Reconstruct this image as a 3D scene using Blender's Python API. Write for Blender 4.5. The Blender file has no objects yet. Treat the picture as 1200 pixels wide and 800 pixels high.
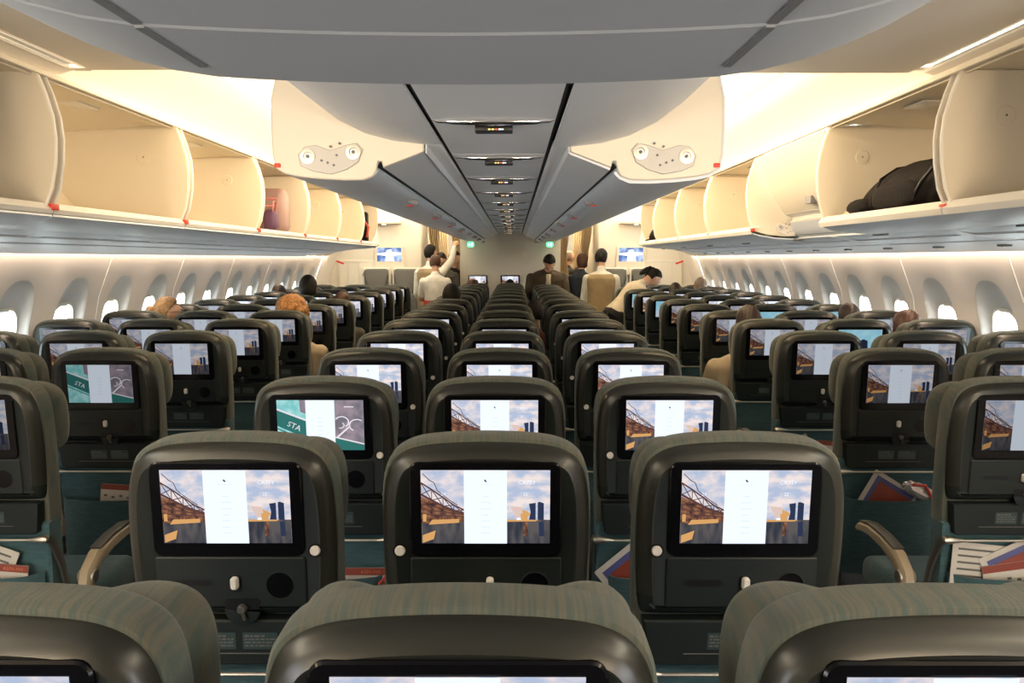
import bpy, bmesh, math, random
from mathutils import Vector, Matrix
random.seed(7)
C = bpy.context.scene.collection
PI = math.pi
CZ = 1.55                                   # eye height; ceiling heights below are given above it

# ------------------------------------------------------------------ camera, world, lights, exposure
scn = bpy.context.scene
cam = bpy.data.objects.new('camera', bpy.data.cameras.new('camera'))
C.objects.link(cam)
cam.location = (0.055, 0, CZ)
cam.rotation_euler = (math.radians(90 - 5.77), 0, math.radians(0.12))
cam.data.sensor_width = 36
cam.data.lens = 36 * 960 / 1200
cam.data.clip_start = 0.03
scn.camera = cam
scn.view_settings.view_transform = 'Standard'
scn.view_settings.look = 'None'
scn.view_settings.gamma = 1
scn.view_settings.use_curve_mapping = False
scn.view_settings.exposure = 0.0
w = bpy.data.worlds.new('sky'); scn.world = w; w.use_nodes = True
w.node_tree.nodes['Background'].inputs[0].default_value = (0.80, 0.96, 1.0, 1)
w.node_tree.nodes['Background'].inputs[1].default_value = 14.0
WARM = (1.0, 0.77, 0.50)
WALLC = (1.0, 0.76, 0.55)
COOL = (1.0, 0.93, 0.85)

def lamp(name, loc, size, power, col, aim, spread=180, parent=None):
    """a strip, downlight or added fill: rectangular lamp at loc, x size across, y size along the cabin, aimed at direction aim"""
    d = bpy.data.lights.new(name, 'AREA'); d.shape = 'RECTANGLE'
    d.size, d.size_y = size; d.energy = power; d.color = col; d.spread = math.radians(spread)
    o = bpy.data.objects.new(name, d); C.objects.link(o)
    z = -Vector(aim).normalized(); y = Vector((0, 1, 0)); y = (y - z * y.dot(z))
    if y.length < .1: y = Vector((0, 0, 1)); y = (y - z * y.dot(z))
    y.normalize(); x = y.cross(z)
    o.matrix_world = Matrix.Translation(loc) @ Matrix((x, y, z)).transposed().to_4x4()
    return o
P_COVE, P_COVE2, P_WALL, P_SOFF = 112, 9, 36, 28
for s in (-1, 1):
    lamp('cove_lamp', (s*0.80, 7.75, CZ+0.66), (0.05, 9.0), P_COVE, WARM, (s*0.8, 0, 0.75))
    lamp('cove_lamp', (s*1.66, 6.7, CZ+0.72), (0.04, 6.9), P_COVE2, WARM, (-s*0.5, 0, 1))
    lamp('wall_wash_lamp', (s*2.553, 6.9, CZ+0.075), (0.024, 9.6), P_WALL, WALLC, (s*0.25, 0, -1))
    lamp('soffit_lamp', (s*1.555, 1.3, CZ+0.692), (0.03, 3.4), P_SOFF, WARM, (-s*.55, .45, -1))
    lamp('galley_lamp', (s*1.05, 14.6, CZ+0.83), (0.3, 2.4), 38, WARM, (0, 0, -1))
    lamp('vestibule_lamp', (s*1.95, 11.75, CZ+0.82), (0.7, 0.5), 3, WARM, (0, 0, -1))
for s in (-1, 1): lamp('soffit_fill_lamp', (s*1.25, -1.3, CZ-.15), (.5, .3), 20, WARM, (s*.06, 1, .36), 100)  # added fill, unseen behind the camera: warms the near soffit and bin ends
for s in (-1, 1): lamp('ceiling_fill_lamp', (s*2.2, -1.0, .95), (1.0, 0.9), 15, (.98, .97, 1.0), (-s*.5, 1, .42), 110)  # unseen uplights added low at the back to lift the middle ceiling

# ------------------------------------------------------------------ materials
M = {}
def mat(name, col, rough=.5, metal=0.0, noise=0.0, nscale=40.0, bump=0.0, bscale=200.0, stretch=(1, 1, 1), col2=None, spec=.5, coat=0.0, sheen=0.0, coords='Object'):
    m = bpy.data.materials.new(name); m.use_nodes = True
    n = m.node_tree.nodes; l = m.node_tree.links; b = n['Principled BSDF']
    b.inputs['Base Color'].default_value = (*col, 1)
    b.inputs['Roughness'].default_value = rough
    b.inputs['Metallic'].default_value = metal
    b.inputs['Specular IOR Level'].default_value = spec
    b.inputs['Coat Weight'].default_value = coat
    b.inputs['Sheen Weight'].default_value = sheen
    tc = n.new('ShaderNodeTexCoord'); mp = n.new('ShaderNodeMapping'); mp.inputs['Scale'].default_value = stretch
    l.new(tc.outputs[coords], mp.inputs[0])
    if noise > 0 or col2:
        t = n.new('ShaderNodeTexNoise'); t.inputs['Scale'].default_value = nscale; t.inputs['Detail'].default_value = 4
        l.new(mp.outputs[0], t.inputs['Vector'])
        r = n.new('ShaderNodeValToRGB')
        c2 = col2 or tuple(max(0, c*(1-noise)) for c in col)
        r.color_ramp.elements[0].color = (*c2, 1); r.color_ramp.elements[1].color = (*col, 1)
        r.color_ramp.elements[0].position = .38; r.color_ramp.elements[1].position = .62
        l.new(t.outputs[0], r.inputs[0]); l.new(r.outputs[0], b.inputs['Base Color'])
    if bump > 0:
        t2 = n.new('ShaderNodeTexNoise'); t2.inputs['Scale'].default_value = bscale; t2.inputs['Detail'].default_value = 2
        l.new(mp.outputs[0], t2.inputs['Vector'])
        bp = n.new('ShaderNodeBump'); bp.inputs['Strength'].default_value = bump; bp.inputs['Distance'].default_value = .002
        l.new(t2.outputs[0], bp.inputs['Height']); l.new(bp.outputs[0], b.inputs['Normal'])
    M[name] = m
    return m
def emit(name, col, s=1.0, col2=None, nscale=8, grad=False, stretch=(1, 1, 1)):
    m = bpy.data.materials.new(name); m.use_nodes = True
    n = m.node_tree.nodes; l = m.node_tree.links; n.remove(n['Principled BSDF'])
    e = n.new('ShaderNodeEmission'); e.inputs[0].default_value = (*col, 1); e.inputs[1].default_value = s
    l.new(e.outputs[0], n['Material Output'].inputs[0])
    if col2:
        tc = n.new('ShaderNodeTexCoord'); mp = n.new('ShaderNodeMapping'); mp.inputs['Scale'].default_value = stretch
        t = n.new('ShaderNodeTexNoise'); t.inputs['Scale'].default_value = nscale; t.inputs['Detail'].default_value = 3
        r = n.new('ShaderNodeValToRGB'); r.color_ramp.elements[0].color = (*col, 1); r.color_ramp.elements[1].color = (*col2, 1)
        r.color_ramp.elements[0].position = .4; r.color_ramp.elements[1].position = .62
        l.new(tc.outputs['Object'], mp.inputs[0]); l.new(mp.outputs[0], t.inputs['Vector']); l.new(t.outputs[0], r.inputs[0]); l.new(r.outputs[0], e.inputs[0])
    m.cycles.emission_sampling = 'NONE'
    M[name] = m
    return m
mat('bin_plastic', (.80, .725, .59), .45)
mat('bin_edge', (.88, .84, .76), .35)
mat('bin_back', (.77, .69, .54), .5, noise=.03, nscale=3)
mat('cove_panel', (.86, .84, .78), .6)
mat('soffit_panel', (.86, .80, .71), .55)
mat('wall_plastic', (.84, .79, .74), .55, noise=.02, nscale=2)
mat('window_reveal', (.66, .66, .66), .55)
mat('marker_grey', (.22, .22, .23), .5)
mat('grey_panel', (.80, .82, .85), .42, noise=.03, nscale=2)
mat('header_panel', (.37, .405, .45), .5, bump=.08, bscale=900)
mat('under_panel', (.68, .73, .80), .36)
mat('dark_gap', (.03, .03, .035), .7)
mat('seam_grey', (.16, .17, .18), .6)
mat('bulkhead_laminate', (.66, .62, .57), .55)
mat('partition_laminate', (.74, .69, .60), .5)
mat('carpet', (.05, .06, .075), .95, noise=.5, nscale=120, bump=.3)
mat('chrome', (.75, .75, .76), .14, 1.0)
mat('satin_metal', (.50, .46, .40), .42, 1.0)
mat('screw_metal', (.72, .68, .6), .35, .8)
mat('black_plastic', (.005, .005, .006), .4, spec=.3)
mat('gloss_black', (.003, .003, .004), .15, spec=.25)
mat('shell_plastic', (.0085, .0120, .0110), .45, spec=.3, bump=.12, bscale=700)
mat('tray_plastic', (.008, .012, .012), .5, spec=.3)
mat('rim_plastic', (.015, .0155, .012), .33, spec=.5)
mat('seat_fabric', (.094, .088, .064), .88, col2=(.048, .070, .060), nscale=26, stretch=(8, .4, .16), bump=.5, bscale=500, sheen=.15)
mat('teal_fabric', (.040, .098, .112), .9, col2=(.028, .072, .085), nscale=60, stretch=(.4, 1, 2.5), bump=.4, bscale=500, sheen=.15)
mat('beige_cloth', (.50, .40, .27), .85, bump=.3, bscale=500)
mat('off_white', (.60, .57, .52), .4)
mat('placard_grey', (.018, .038, .038), .5)
mat('print_grey', (.09, .09, .085), .6)
mat('arm_beige', (.36, .29, .20), .4)
mat('arm_dark', (.05, .05, .045), .5)
mat('red_plastic', (.75, .05, .02), .45)
mat('paper', (.48, .45, .41), .6, noise=.06, nscale=30)
mat('paper_red', (.20, .03, .012), .5)
mat('paper_blue', (.06, .065, .2), .5)
mat('paper_orange', (.55, .16, .06), .5)
mat('pink_print', (.62, .22, .22), .5)
mat('foil', (.55, .5, .5), .15, .6, bump=1, bscale=60)
mat('jump_seat_fabric', (.17, .165, .15), .8, bump=.2)
mat('curtain_cloth', (.62, .50, .32), .8)
mat('bag_black', (.009, .006, .005), .75, noise=.4, nscale=18, bump=.7, bscale=60, spec=.15)
mat('bag_pink', (.34, .22, .20), .5)
mat('bag_purple', (.10, .04, .10), .6)
mat('strap_red', (.45, .05, .03), .6)
mat('skin', (.58, .34, .23), .5)
mat('skin_dark', (.34, .17, .10), .5)
mat('hair_black', (.009, .007, .006), .6, spec=.25)
mat('hair_brown', (.035, .016, .009), .5, noise=.4, nscale=60)
mat('hair_redbrown', (.075, .024, .012), .5, noise=.4, nscale=60)
mat('hair_grey', (.22, .17, .13), .6)
mat('hair_blonde', (.42, .25, .11), .5, noise=.4, nscale=50)
mat('hair_ginger', (.50, .22, .06), .55, noise=.55, nscale=70, bump=1, bscale=120)
mat('lip', (.30, .09, .07), .5)
for nm, c in dict(white_shirt=(.78, .76, .70), cream_knit=(.66, .58, .44), tan_vest=(.36, .27, .15), brown_jacket=(.075, .052, .03), black_cloth=(.012, .011, .012),
                  navy_knit=(.018, .026, .042), grey_knit=(.09, .085, .07), red_skirt=(.50, .03, .03), pink_shirt=(.42, .14, .12), beige_coat=(.42, .33, .22),
                  green_shirt=(.42, .42, .22), teal_shirt=(.05, .12, .13)).items():
    mat(nm, c, .85, noise=.18, nscale=9, bump=.25, bscale=260)
g = bpy.data.materials.new('window_glass'); g.use_nodes = True
b = g.node_tree.nodes['Principled BSDF']; b.inputs['Transmission Weight'].default_value = 1; b.inputs['Roughness'].default_value = 0.0; b.inputs['IOR'].default_value = 1.02
M['window_glass'] = g
# picture on the seat screens
def screen_set(tag, k, tint=(1, 1, 1)):
    f = lambda c: tuple(a*t for a, t in zip(c, tint))
    emit('sky'+tag, f((.40, .47, .62)), k, f((.78, .68, .66)), 26, stretch=(1, 1, 1.8))
    emit('white'+tag, f((.80, .88, 1.0)), k*1.02)
    emit('menu'+tag, f((.62, .70, .82)), k*1.1)
    emit('iron'+tag, f((.10, .045, .04)), k)
    emit('rust'+tag, f((.34, .15, .08)), k*.8, f((.06, .03, .03)), 90)
    emit('gold'+tag, f((.62, .33, .12)), k)
    emit('water'+tag, f((.030, .035, .05)), k, f((.10, .09, .09)), 30, stretch=(2, 1, .5))
    emit('tower'+tag, f((.025, .035, .075)), k)
    emit('dome'+tag, f((.65, .50, .45)), k)
    emit('teal'+tag, f((.03, .15, .135)), k)
    emit('aqua'+tag, f((.18, .50, .50)), k, f((.40, .68, .68)), 30)
    emit('mauve'+tag, f((.30, .24, .28)), k, f((.16, .15, .18)), 30)
    emit('lace'+tag, f((.72, .68, .74)), k)
screen_set('', 1.15)
screen_set('_dim', .52)
emit('exit_green', (.12, .85, .35), 2.0)
emit('exit_white', (.8, 1, .85), 2.5)
emit('sign_yellow', (1, .75, .2), 2.2); emit('sign_white', (1, 1, 1), 2.2); emit('sign_red', (1, .15, .08), 1.5)
emit('cloud_blue', (.10, .20, .50), 1.1, (.55, .68, .95), 9); emit('cloud_white', (1, 1, 1), 1.3)
emit('lamp_lens', (1, .85, .62), 1.6)
emit('spot_lens', (1, .9, .7), 6)

# ------------------------------------------------------------------ mesh helpers
def finish(bm, name, mats, parent=None, sharp=0.7, loc=None):
    bmesh.ops.remove_doubles(bm, verts=bm.verts, dist=1e-6)
    bm.normal_update()
    for f in bm.faces: f.smooth = True
    for e in bm.edges:
        if len(e.link_faces) == 2 and e.calc_face_angle(0) > sharp: e.smooth = False
    me = bpy.data.meshes.new(name); bm.to_mesh(me); bm.free()
    for m in (mats if isinstance(mats, (list, tuple)) else [mats]): me.materials.append(M[m])
    o = bpy.data.objects.new(name, me); C.objects.link(o)
    if parent: o.parent = parent
    if loc: o.location = loc
    return o
def tag(o, label=None, cat=None, group=None, kind=None):
    if label: o['label'] = label
    if cat: o['category'] = cat
    if group: o['group'] = group
    if kind: o['kind'] = kind
    return o
def thing(name, label, cat, loc=(0, 0, 0), rz=0, group=None):
    o = bpy.data.objects.new(name, None); C.objects.link(o); o.location = loc; o.rotation_euler = (0, 0, rz); o.empty_display_size = .1
    return tag(o, label, cat, group)
def copy_tree(o, parent=None, skip=()):
    c = o.copy(); C.objects.link(c)
    if parent: c.parent = parent
    for ch in o.children:
        if ch.name.split('.')[0] not in skip: copy_tree(ch, c, skip)
    return c
def box(bm, c, s, bev=0, mi=0, rot=None, seg=2):
    r = bmesh.ops.create_cube(bm, size=1); vs = r['verts']
    bmesh.ops.scale(bm, vec=s, verts=vs)
    fs = {f for v in vs for f in v.link_faces}
    if bev:
        es = list({e for v in vs for e in v.link_edges})
        q = bmesh.ops.bevel(bm, geom=es, offset=bev, segments=seg, profile=.5, affect='EDGES')
        vs = list({v for f in q['faces'] for v in f.verts} | {v for v in vs if v.is_valid}); fs = {f for v in vs for f in v.link_faces}
    for f in fs: f.material_index = mi
    if rot is not None: bmesh.ops.transform(bm, matrix=rot, verts=vs)
    bmesh.ops.translate(bm, vec=c, verts=vs)
    return vs
def tube(bm, pts, rad, n=8, mi=0, cap=True):
    pts = [Vector(p) for p in pts]; rings = []
    rr = rad if isinstance(rad, (list, tuple)) else [rad]*len(pts)
    for i, p in enumerate(pts):
        t = (pts[min(i+1, len(pts)-1)] - pts[max(i-1, 0)]).normalized()
        a = Vector((0, 0, 1)) if abs(t.z) < .9 else Vector((1, 0, 0))
        u = t.cross(a).normalized(); v = t.cross(u).normalized()
        rings.append([bm.verts.new(p + (u*math.cos(2*PI*k/n) + v*math.sin(2*PI*k/n))*rr[i]) for k in range(n)])
    for A, B in zip(rings, rings[1:]):
        for k in range(n):
            f = bm.faces.new((A[k], A[(k+1) % n], B[(k+1) % n], B[k])); f.material_index = mi
    if cap:
        for R in (rings[0], rings[-1]): bm.faces.new(R).material_index = mi
def ribbon_bar(bm, pts, wx, hz, mi=0):
    """bar with a w x h section swept along (y, z) points at x = pts[.][0]"""
    rings = []
    for i, p in enumerate(pts):
        p = Vector(p); t = (Vector(pts[min(i+1, len(pts)-1)]) - Vector(pts[max(i-1, 0)])).normalized()
        n = Vector((0, -t.z, t.y)); x = Vector((1, 0, 0))
        W = wx if not isinstance(wx, list) else wx[i]; H = hz if not isinstance(hz, list) else hz[i]
        R = []
        for a, b_ in ((-.5, -.3), (-.3, -.5), (.3, -.5), (.5, -.3), (.5, .3), (.3, .5), (-.3, .5), (-.5, .3)):
            R.append(bm.verts.new(p + x*a*W + n*b_*H))
        rings.append(R)
    for A, B in zip(rings, rings[1:]):
        for k in range(8):
            bm.faces.new((A[k], A[(k+1) % 8], B[(k+1) % 8], B[k])).material_index = mi
    for R in (rings[0], rings[-1]): bm.faces.new(R).material_index = mi
def slab(bm, outline, rings, mi=0, axis='y', capmi=None, at=(0, 0, 0), shear=0, caps=(1, 1)):
    """closed outline in two coordinates, swept through rings (inset, depth)"""
    n = len(outline); P = [Vector(p) for p in outline]
    area = sum(P[i].x*P[(i+1) % n].y - P[(i+1) % n].x*P[i].y for i in range(n)); sg = 1 if area > 0 else -1
    N = []
    for i in range(n):
        a = (P[i]-P[i-1]); b_ = (P[(i+1) % n]-P[i])
        if a.length < 1e-9: a = b_
        if b_.length < 1e-9: b_ = a
        t = (a.normalized()+b_.normalized()); t = t.normalized() if t.length > 1e-6 else a.normalized()
        N.append(Vector((-t.y, t.x))*sg)
    R = []
    for ins, d in rings:
        row = []
        for p, nn in zip(P, N):
            q = p + nn*ins
            if axis == 'y': v = (q.x, d + shear*(1.07-q.y), q.y)
            elif axis == 'x': v = (d, q.x, q.y)
            else: v = (q.x, q.y, d)
            row.append(bm.verts.new((v[0]+at[0], v[1]+at[1], v[2]+at[2])))
        R.append(row)
    for A, B in zip(R, R[1:]):
        for k in range(n):
            bm.faces.new((A[k], A[(k+1) % n], B[(k+1) % n], B[k])).material_index = mi
    if caps[0]: bm.faces.new(R[0]).material_index = mi if capmi is None else capmi
    if caps[1]: bm.faces.new(R[-1]).material_index = mi
def rrect(cx, cz, w_, h_, r, n=5):
    o = []
    for qx, qz, a0 in ((1, 1, 0), (-1, 1, 90), (-1, -1, 180), (1, -1, 270)):
        for k in range(n):
            a = math.radians(a0 + 90*k/(n-1))
            o.append((cx+qx*(w_/2-r)+r*math.cos(a), cz+qz*(h_/2-r)+r*math.sin(a)))
    return o
def circle(cx, cz, r, n=20, a0=0, a1=2*PI):
    return [(cx+r*math.cos(a0+(a1-a0)*k/n), cz+r*math.sin(a0+(a1-a0)*k/n)) for k in range(n)]
def sheet(bm, prof, y0, y1, th=.01, s=1, mi=0, ny=1):
    """open profile [(x, z)] extruded along y with thickness th (offset towards the outside of the profile)"""
    P = [Vector((s*x, z)) for x, z in prof]; n = len(P); Q = []
    for i in range(n):
        t = (P[min(i+1, n-1)]-P[max(i-1, 0)]).normalized(); Q.append(P[i]+Vector((-t.y, t.x))*th)
    loop = P+Q[::-1]
    A = []
    for j in range(ny+1):
        y = y0+(y1-y0)*j/ny
        A.append([bm.verts.new((p.x, y, p.y)) for p in loop])
    m = len(loop)
    for a, b_ in zip(A, A[1:]):
        for k in range(m): bm.faces.new((a[k], a[(k+1) % m], b_[(k+1) % m], b_[k])).material_index = mi
    for k in range(n-1):
        for r in (A[0], A[-1]): bm.faces.new((r[k], r[k+1], r[m-2-k], r[m-1-k])).material_index = mi
def flat(bm, pts, y, mi=0):
    bm.faces.new([bm.verts.new((p[0], y, p[1])) for p in pts]).material_index = mi
def text_mesh(bm, s, x, z, size, y, mi, rot=0.0):
    cu = bpy.data.curves.new('t', 'FONT'); cu.body = s; cu.size = size; cu.align_x = 'CENTER'; cu.resolution_u = 1
    o = bpy.data.objects.new('t', cu); C.objects.link(o)
    dg = bpy.context.evaluated_depsgraph_get(); me = o.evaluated_get(dg).to_mesh()
    ca, sa = math.cos(rot), math.sin(rot); vs = [bm.verts.new((x+v.co.x*ca-v.co.y*sa, y, z+v.co.x*sa+v.co.y*ca)) for v in me.vertices]
    for p in me.polygons:
        try: bm.faces.new([vs[i] for i in p.vertices]).material_index = mi
        except ValueError: pass
    bpy.data.objects.remove(o); bpy.data.curves.remove(cu)
def NB(): return bmesh.new()
def H(z): return CZ+z

# ------------------------------------------------------------------ room shell
ROW = .79
def row_y(k): return 1.57+ROW*(k-1)
WP = .60                                                     # window pitch
WIN0 = 3.96-.03
WY = [4.53+WP*k for k in range(-2, 12)]
def wallx(z):
    pts = [(0, 2.60), (.45, 2.75), (.9, 2.775), (1.1, 2.755), (1.2, 2.733), (1.3, 2.70), (1.4, 2.665), (1.5, 2.627), (1.6, 2.585), (1.75, 2.52), (2.4, 2.25)]
    for (a, xa), (b_, xb) in zip(pts, pts[1:]):
        if z <= b_: return xa+(xb-xa)*(z-a)/(b_-a)
    return pts[-1][1]
ZB, ZT = .60, 1.62
def window_panel(bm, y, s, scale=1.0):
    n = 48; hw = WP/2
    rings = []
    def pt(yy, zz, dx): return (s*(wallx(zz)+dx), yy, zz)
    outer, mid0, mid1, mid2, inner, rim = [], [], [], [], [], []
    for k in range(n):
        a = 2*PI*(k+.5)/n; ca, sa = math.cos(a), math.sin(a)
        # outer rectangle by ray
        t = min(hw/abs(ca) if abs(ca) > 1e-6 else 9, ((ZT-1.12)/sa if sa > 0 else (ZB-1.12)/sa) if abs(sa) > 1e-6 else 9)
        outer.append(pt(y+ca*t, 1.12+sa*t, 0))
        e = 2/2.6; fx = abs(ca)**e*(1 if ca > 0 else -1); fz = abs(sa)**e*(1 if sa > 0 else -1)
        up = .30 if fz > 0 else .30
        def egg(ax, zc, uz, dz, dx): return pt(y+fx*ax*scale, zc+fz*(uz if fz > 0 else dz)*scale, dx)
        mid0.append(egg(.184, 1.12, .311, .266, 0.0)); mid1.append(egg(.178, 1.12, .305, .26, 0.001)); mid2.append(egg(.170, 1.11, .275, .235, .014)); inner.append(egg(.148, 1.09, .192, .20, .045)); rim.append(egg(.141, 1.09, .183, .19, .048))
    L = [[bm.verts.new(p) for p in q] for q in (outer, mid0, mid1, mid2, inner, rim)]
    for j, (A, B) in enumerate(zip(L, L[1:])):
        for k in range(n): bm.faces.new((A[k], A[(k+1) % n], B[(k+1) % n], B[k])).material_index = 0 if j == 0 else 1
    # corners of the panel rectangle (between diagonal samples) are filled by the outer ring's neighbours
    for cy in (-1, 1):
        for cz in (ZB, ZT):
            q = sorted(outer, key=lambda p: abs(p[1]-(y+cy*hw))+abs(p[2]-cz))[:2]
            vs = [L[0][outer.index(q[0])], L[0][outer.index(q[1])], bm.verts.new(pt(y+cy*hw, cz, 0))]
            try: bm.faces.new(vs)
            except ValueError: pass
    return rim
for s, side in ((-1, 'left'), (1, 'right')):
    bm = NB()
    for k, y in enumerate(WY):
        rim = window_panel(bm, y, s)
        b2 = NB()                                             # inner frame lip and the blind's edge
        n = len(rim)
        R1 = [b2.verts.new((p[0]-s*.004, y+(p[1]-y)*1.05, 1.09+(p[2]-1.09)*1.04)) for p in rim]
        R2 = [b2.verts.new((p[0]-s*.004, y+(p[1]-y)*.94, 1.09+(p[2]-1.09)*.95)) for p in rim]
        R3 = [b2.verts.new((p[0]+s*.03, y+(p[1]-y)*.92, 1.09+(p[2]-1.09)*.94)) for p in rim]
        for A, B in ((R1, R2), (R2, R3)):
            for i in range(n): b2.faces.new((A[i], A[(i+1) % n], B[(i+1) % n], B[i]))
        wo = finish(b2, 'window_%d' % (k+1 + (20 if s > 0 else 0)), 'bin_edge'); tag(wo, kind='structure')
        b2 = NB(); b2.faces.new([b2.verts.new((p[0]+s*.028, y+(p[1]-y)*.93, 1.09+(p[2]-1.09)*.95)) for p in rim])
        finish(b2, 'pane', 'window_glass', wo)
        b2 = NB(); box(b2, (s*(wallx(1.262)+.058), y, 1.262), (.012, .085, .018), .005)
        finish(b2, 'blind_handle', 'bin_edge', wo)
    y0, y1 = WY[0]-WP/2, WY[-1]+WP/2
    def strip(zs, ya, yb):
        for za, zb_ in zip(zs, zs[1:]):
            bm.faces.new([bm.verts.new((s*wallx(z_), yy, z_)) for z_, yy in ((za, ya), (za, yb), (zb_, yb), (zb_, ya))])
    strip([0, .2, .45, ZB], y0, y1); strip([ZT, 1.75, 2.4], y0, y1)
    strip([0, .2, .45, .9, 1.3, ZT, 1.75, 2.1, 2.4], -1.5, y0); strip([0, .2, .45, .9, 1.3, ZT, 1.75, 2.1, 2.4], y1, 17)
    wl = finish(bm, 'wall_'+side, ['wall_plastic', 'window_reveal'], sharp=.9); tag(wl, kind='structure')
    bm = NB()                                                 # raised joint lines between the lining panels
    for k in range(0, len(WY), 2):
        y = WY[k]-WP/2
        for za, zb_ in ((.62, .9), (.9, 1.3), (1.3, 1.6)):
            a, b_ = wallx(za), wallx(zb_)
            tube(bm, [(s*(a-.001), y+.02*(za-1), za), (s*(b_-.001), y+.02*(zb_-1), zb_)], .003, 5)
    tag(finish(bm, 'trim_'+('1' if s < 0 else '2'), 'window_reveal'), kind='structure')
bm = NB(); box(bm, (0, 7.7, -.02), (5.4, 18.6, .04)); tag(finish(bm, 'floor', 'carpet'), kind='structure')
bm = NB(); box(bm, (0, -1.55, 1.3), (5.4, .1, 2.7)); tag(finish(bm, 'wall_rear', 'partition_laminate'), kind='structure')
bm = NB(); box(bm, (0, 17.05, 1.3), (5.6, .1, 2.9)); tag(finish(bm, 'wall_front', 'partition_laminate'), kind='structure')
bm = NB(); box(bm, (0, 7.7, H(1.16)), (5.6, 18.7, .04)); tag(finish(bm, 'ceiling', 'cove_panel'), kind='structure')

# ceiling of the aisles beyond the door zone (bright cove) and flat soffit over the door zone
for i, s in enumerate((-1, 1)):
    bm = NB()
    sheet(bm, [(1.655, H(.665)), (1.63, H(.70)), (1.56, H(.76)), (1.45, H(.81)), (1.32, H(.85)), (1.315, H(.86))], 3.12, 12.2, .01, s, 0, 1)
    sheet(bm, [(1.305, H(.86)), (1.15, H(.895)), (.98, H(.90)), (.80, H(.88)), (.74, H(.80)), (.735, H(.60))], 3.12, 17.0, .01, s, 0, 1)
    tag(finish(bm, 'ceiling_cove_'+('left', 'right')[i], 'cove_panel'), kind='structure')
    bm = NB()                                                 # door-zone soffit: flat panel that turns down to the bin rail
    prof = [(1.665, H(.668)), (1.64, H(.684)), (1.60, H(.697)), (1.585, H(.700))]
    sheet(bm, prof, -1.5, 3.14, .012, s)
    sheet(bm, [(1.525, H(.700)), (.9, H(.700)), (.25, H(.70))], -1.5, 3.14, .012, s)
    box(bm, (s*1.555, 3.13, H(.706)), (.062, .05, .012))
    box(bm, (s*1.21, 3.15, H(.80)), (.90, .02, .19))
    tag(finish(bm, 'ceiling_soffit_'+('left', 'right')[i], 'soffit_panel'), kind='structure')
    t = thing('slot_light', 'recessed warm slot light in the soffit above the %s aisle' % ('left', 'right')[i], 'ceiling light', (s*1.555, 1.3, H(.70)))
    bm = NB(); box(bm, (0, 0, .011), (.058, 3.56, .006)); finish(bm, 'housing', 'bin_edge', t)
    bm = NB(); box(bm, (-s*.018, 0, .004), (.012, 3.5, .006), .002); finish(bm, 'lens', 'lamp_lens', t)
    bm = NB()
    for dx in (-.031, .031): box(bm, (dx, 0, -.001), (.006, 3.56, .006), .001)
    finish(bm, 'trim_frame', 'bin_plastic', t)

# central low ceiling: flat panel with rounded outer edges, lamp strip in the middle
HS = .374
bm = NB()
for s in (-1, 1):
    sheet(bm, [(.184, H(HS)), (.25, H(HS)), (.34, H(.384)), (.43, H(.408)), (.52, H(.452)), (.60, H(.512)), (.66, H(.575)), (.70, H(.63))], .9, 2.752, -.008, s)
    box(bm, (s*.21, 7.80, H(HS+.007)), (.052, 10.09, .014), .003)
tag(finish(bm, 'ceiling_middle', 'grey_panel'), kind='structure')
bm = NB()
seams = [.62]+[2.98+ROW*j for j in range(0, 13)]
for a, b_ in zip(seams, seams[1:]):
    b_ = min(b_, 12.84)
    if b_ > a: slab(bm, [(-.168, a+.003), (.168, a+.003), (.168, b_-.003), (-.168, b_-.003)], [(.002, H(HS-.002)), (0, H(HS)), (0, H(HS+.012))], axis='z')
tag(finish(bm, 'ceiling_strip', 'grey_panel'), kind='structure')
bm = NB(); box(bm, (0, 6.8, H(.42)), (.56, 12.2, .01))
for s in (-1, 1): box(bm, (s*.176, 6.8, H(.394)), (.006, 12.2, .02))
tag(finish(bm, 'ceiling_gap', 'dark_gap'), kind='structure')

# arched header right above the camera
def hz(x): ax = abs(x); return .207+.10*ax**2+.90*max(0, ax-.28)**2 + 1.2*max(0, ax-.75)**2
bm = NB()
xs = [i*.05 for i in range(-26, 27)]
ys = [-1.5, -.6, 0, .4, .74, .785, .79, .81, .9, 1.01, 1.035, 1.04]
dz = [.002, .002, .002, .002, .002, .0016, .0, 0, 0, .001, .008, .05]
G = [[bm.verts.new((x, y, H(hz(x)+d))) for x in xs] for y, d in zip(ys, dz)]
G.append([bm.verts.new((x, 1.04, H(max(hz(x)+.10, .42)))) for x in xs])
G.append([bm.verts.new((x, -1.5, H(max(hz(x)+.10, .42)))) for x in xs])
for A, B in zip(G, G[1:]):
    for k in range(len(xs)-1): bm.faces.new((A[k], A[k+1], B[k+1], B[k]))
tag(finish(bm, 'ceiling_header', 'header_panel', sharp=.15), kind='structure')
bm = NB()
for s in (-1, 1):
    x = s*.295
    for ya, yb, wd in ((-1.4, .785, .0045), (.79, .95, .0045)):
        z = H(hz(x))+(.0012 if yb < .79 else -.0005)
        box(bm, (x, (ya+yb)/2, z), (wd*2, yb-ya, .002))
for k in range(12):
    x = -.29+.58*(k+.5)/12
tag(finish(bm, 'trim_3', 'seam_grey'), kind='structure')

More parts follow.
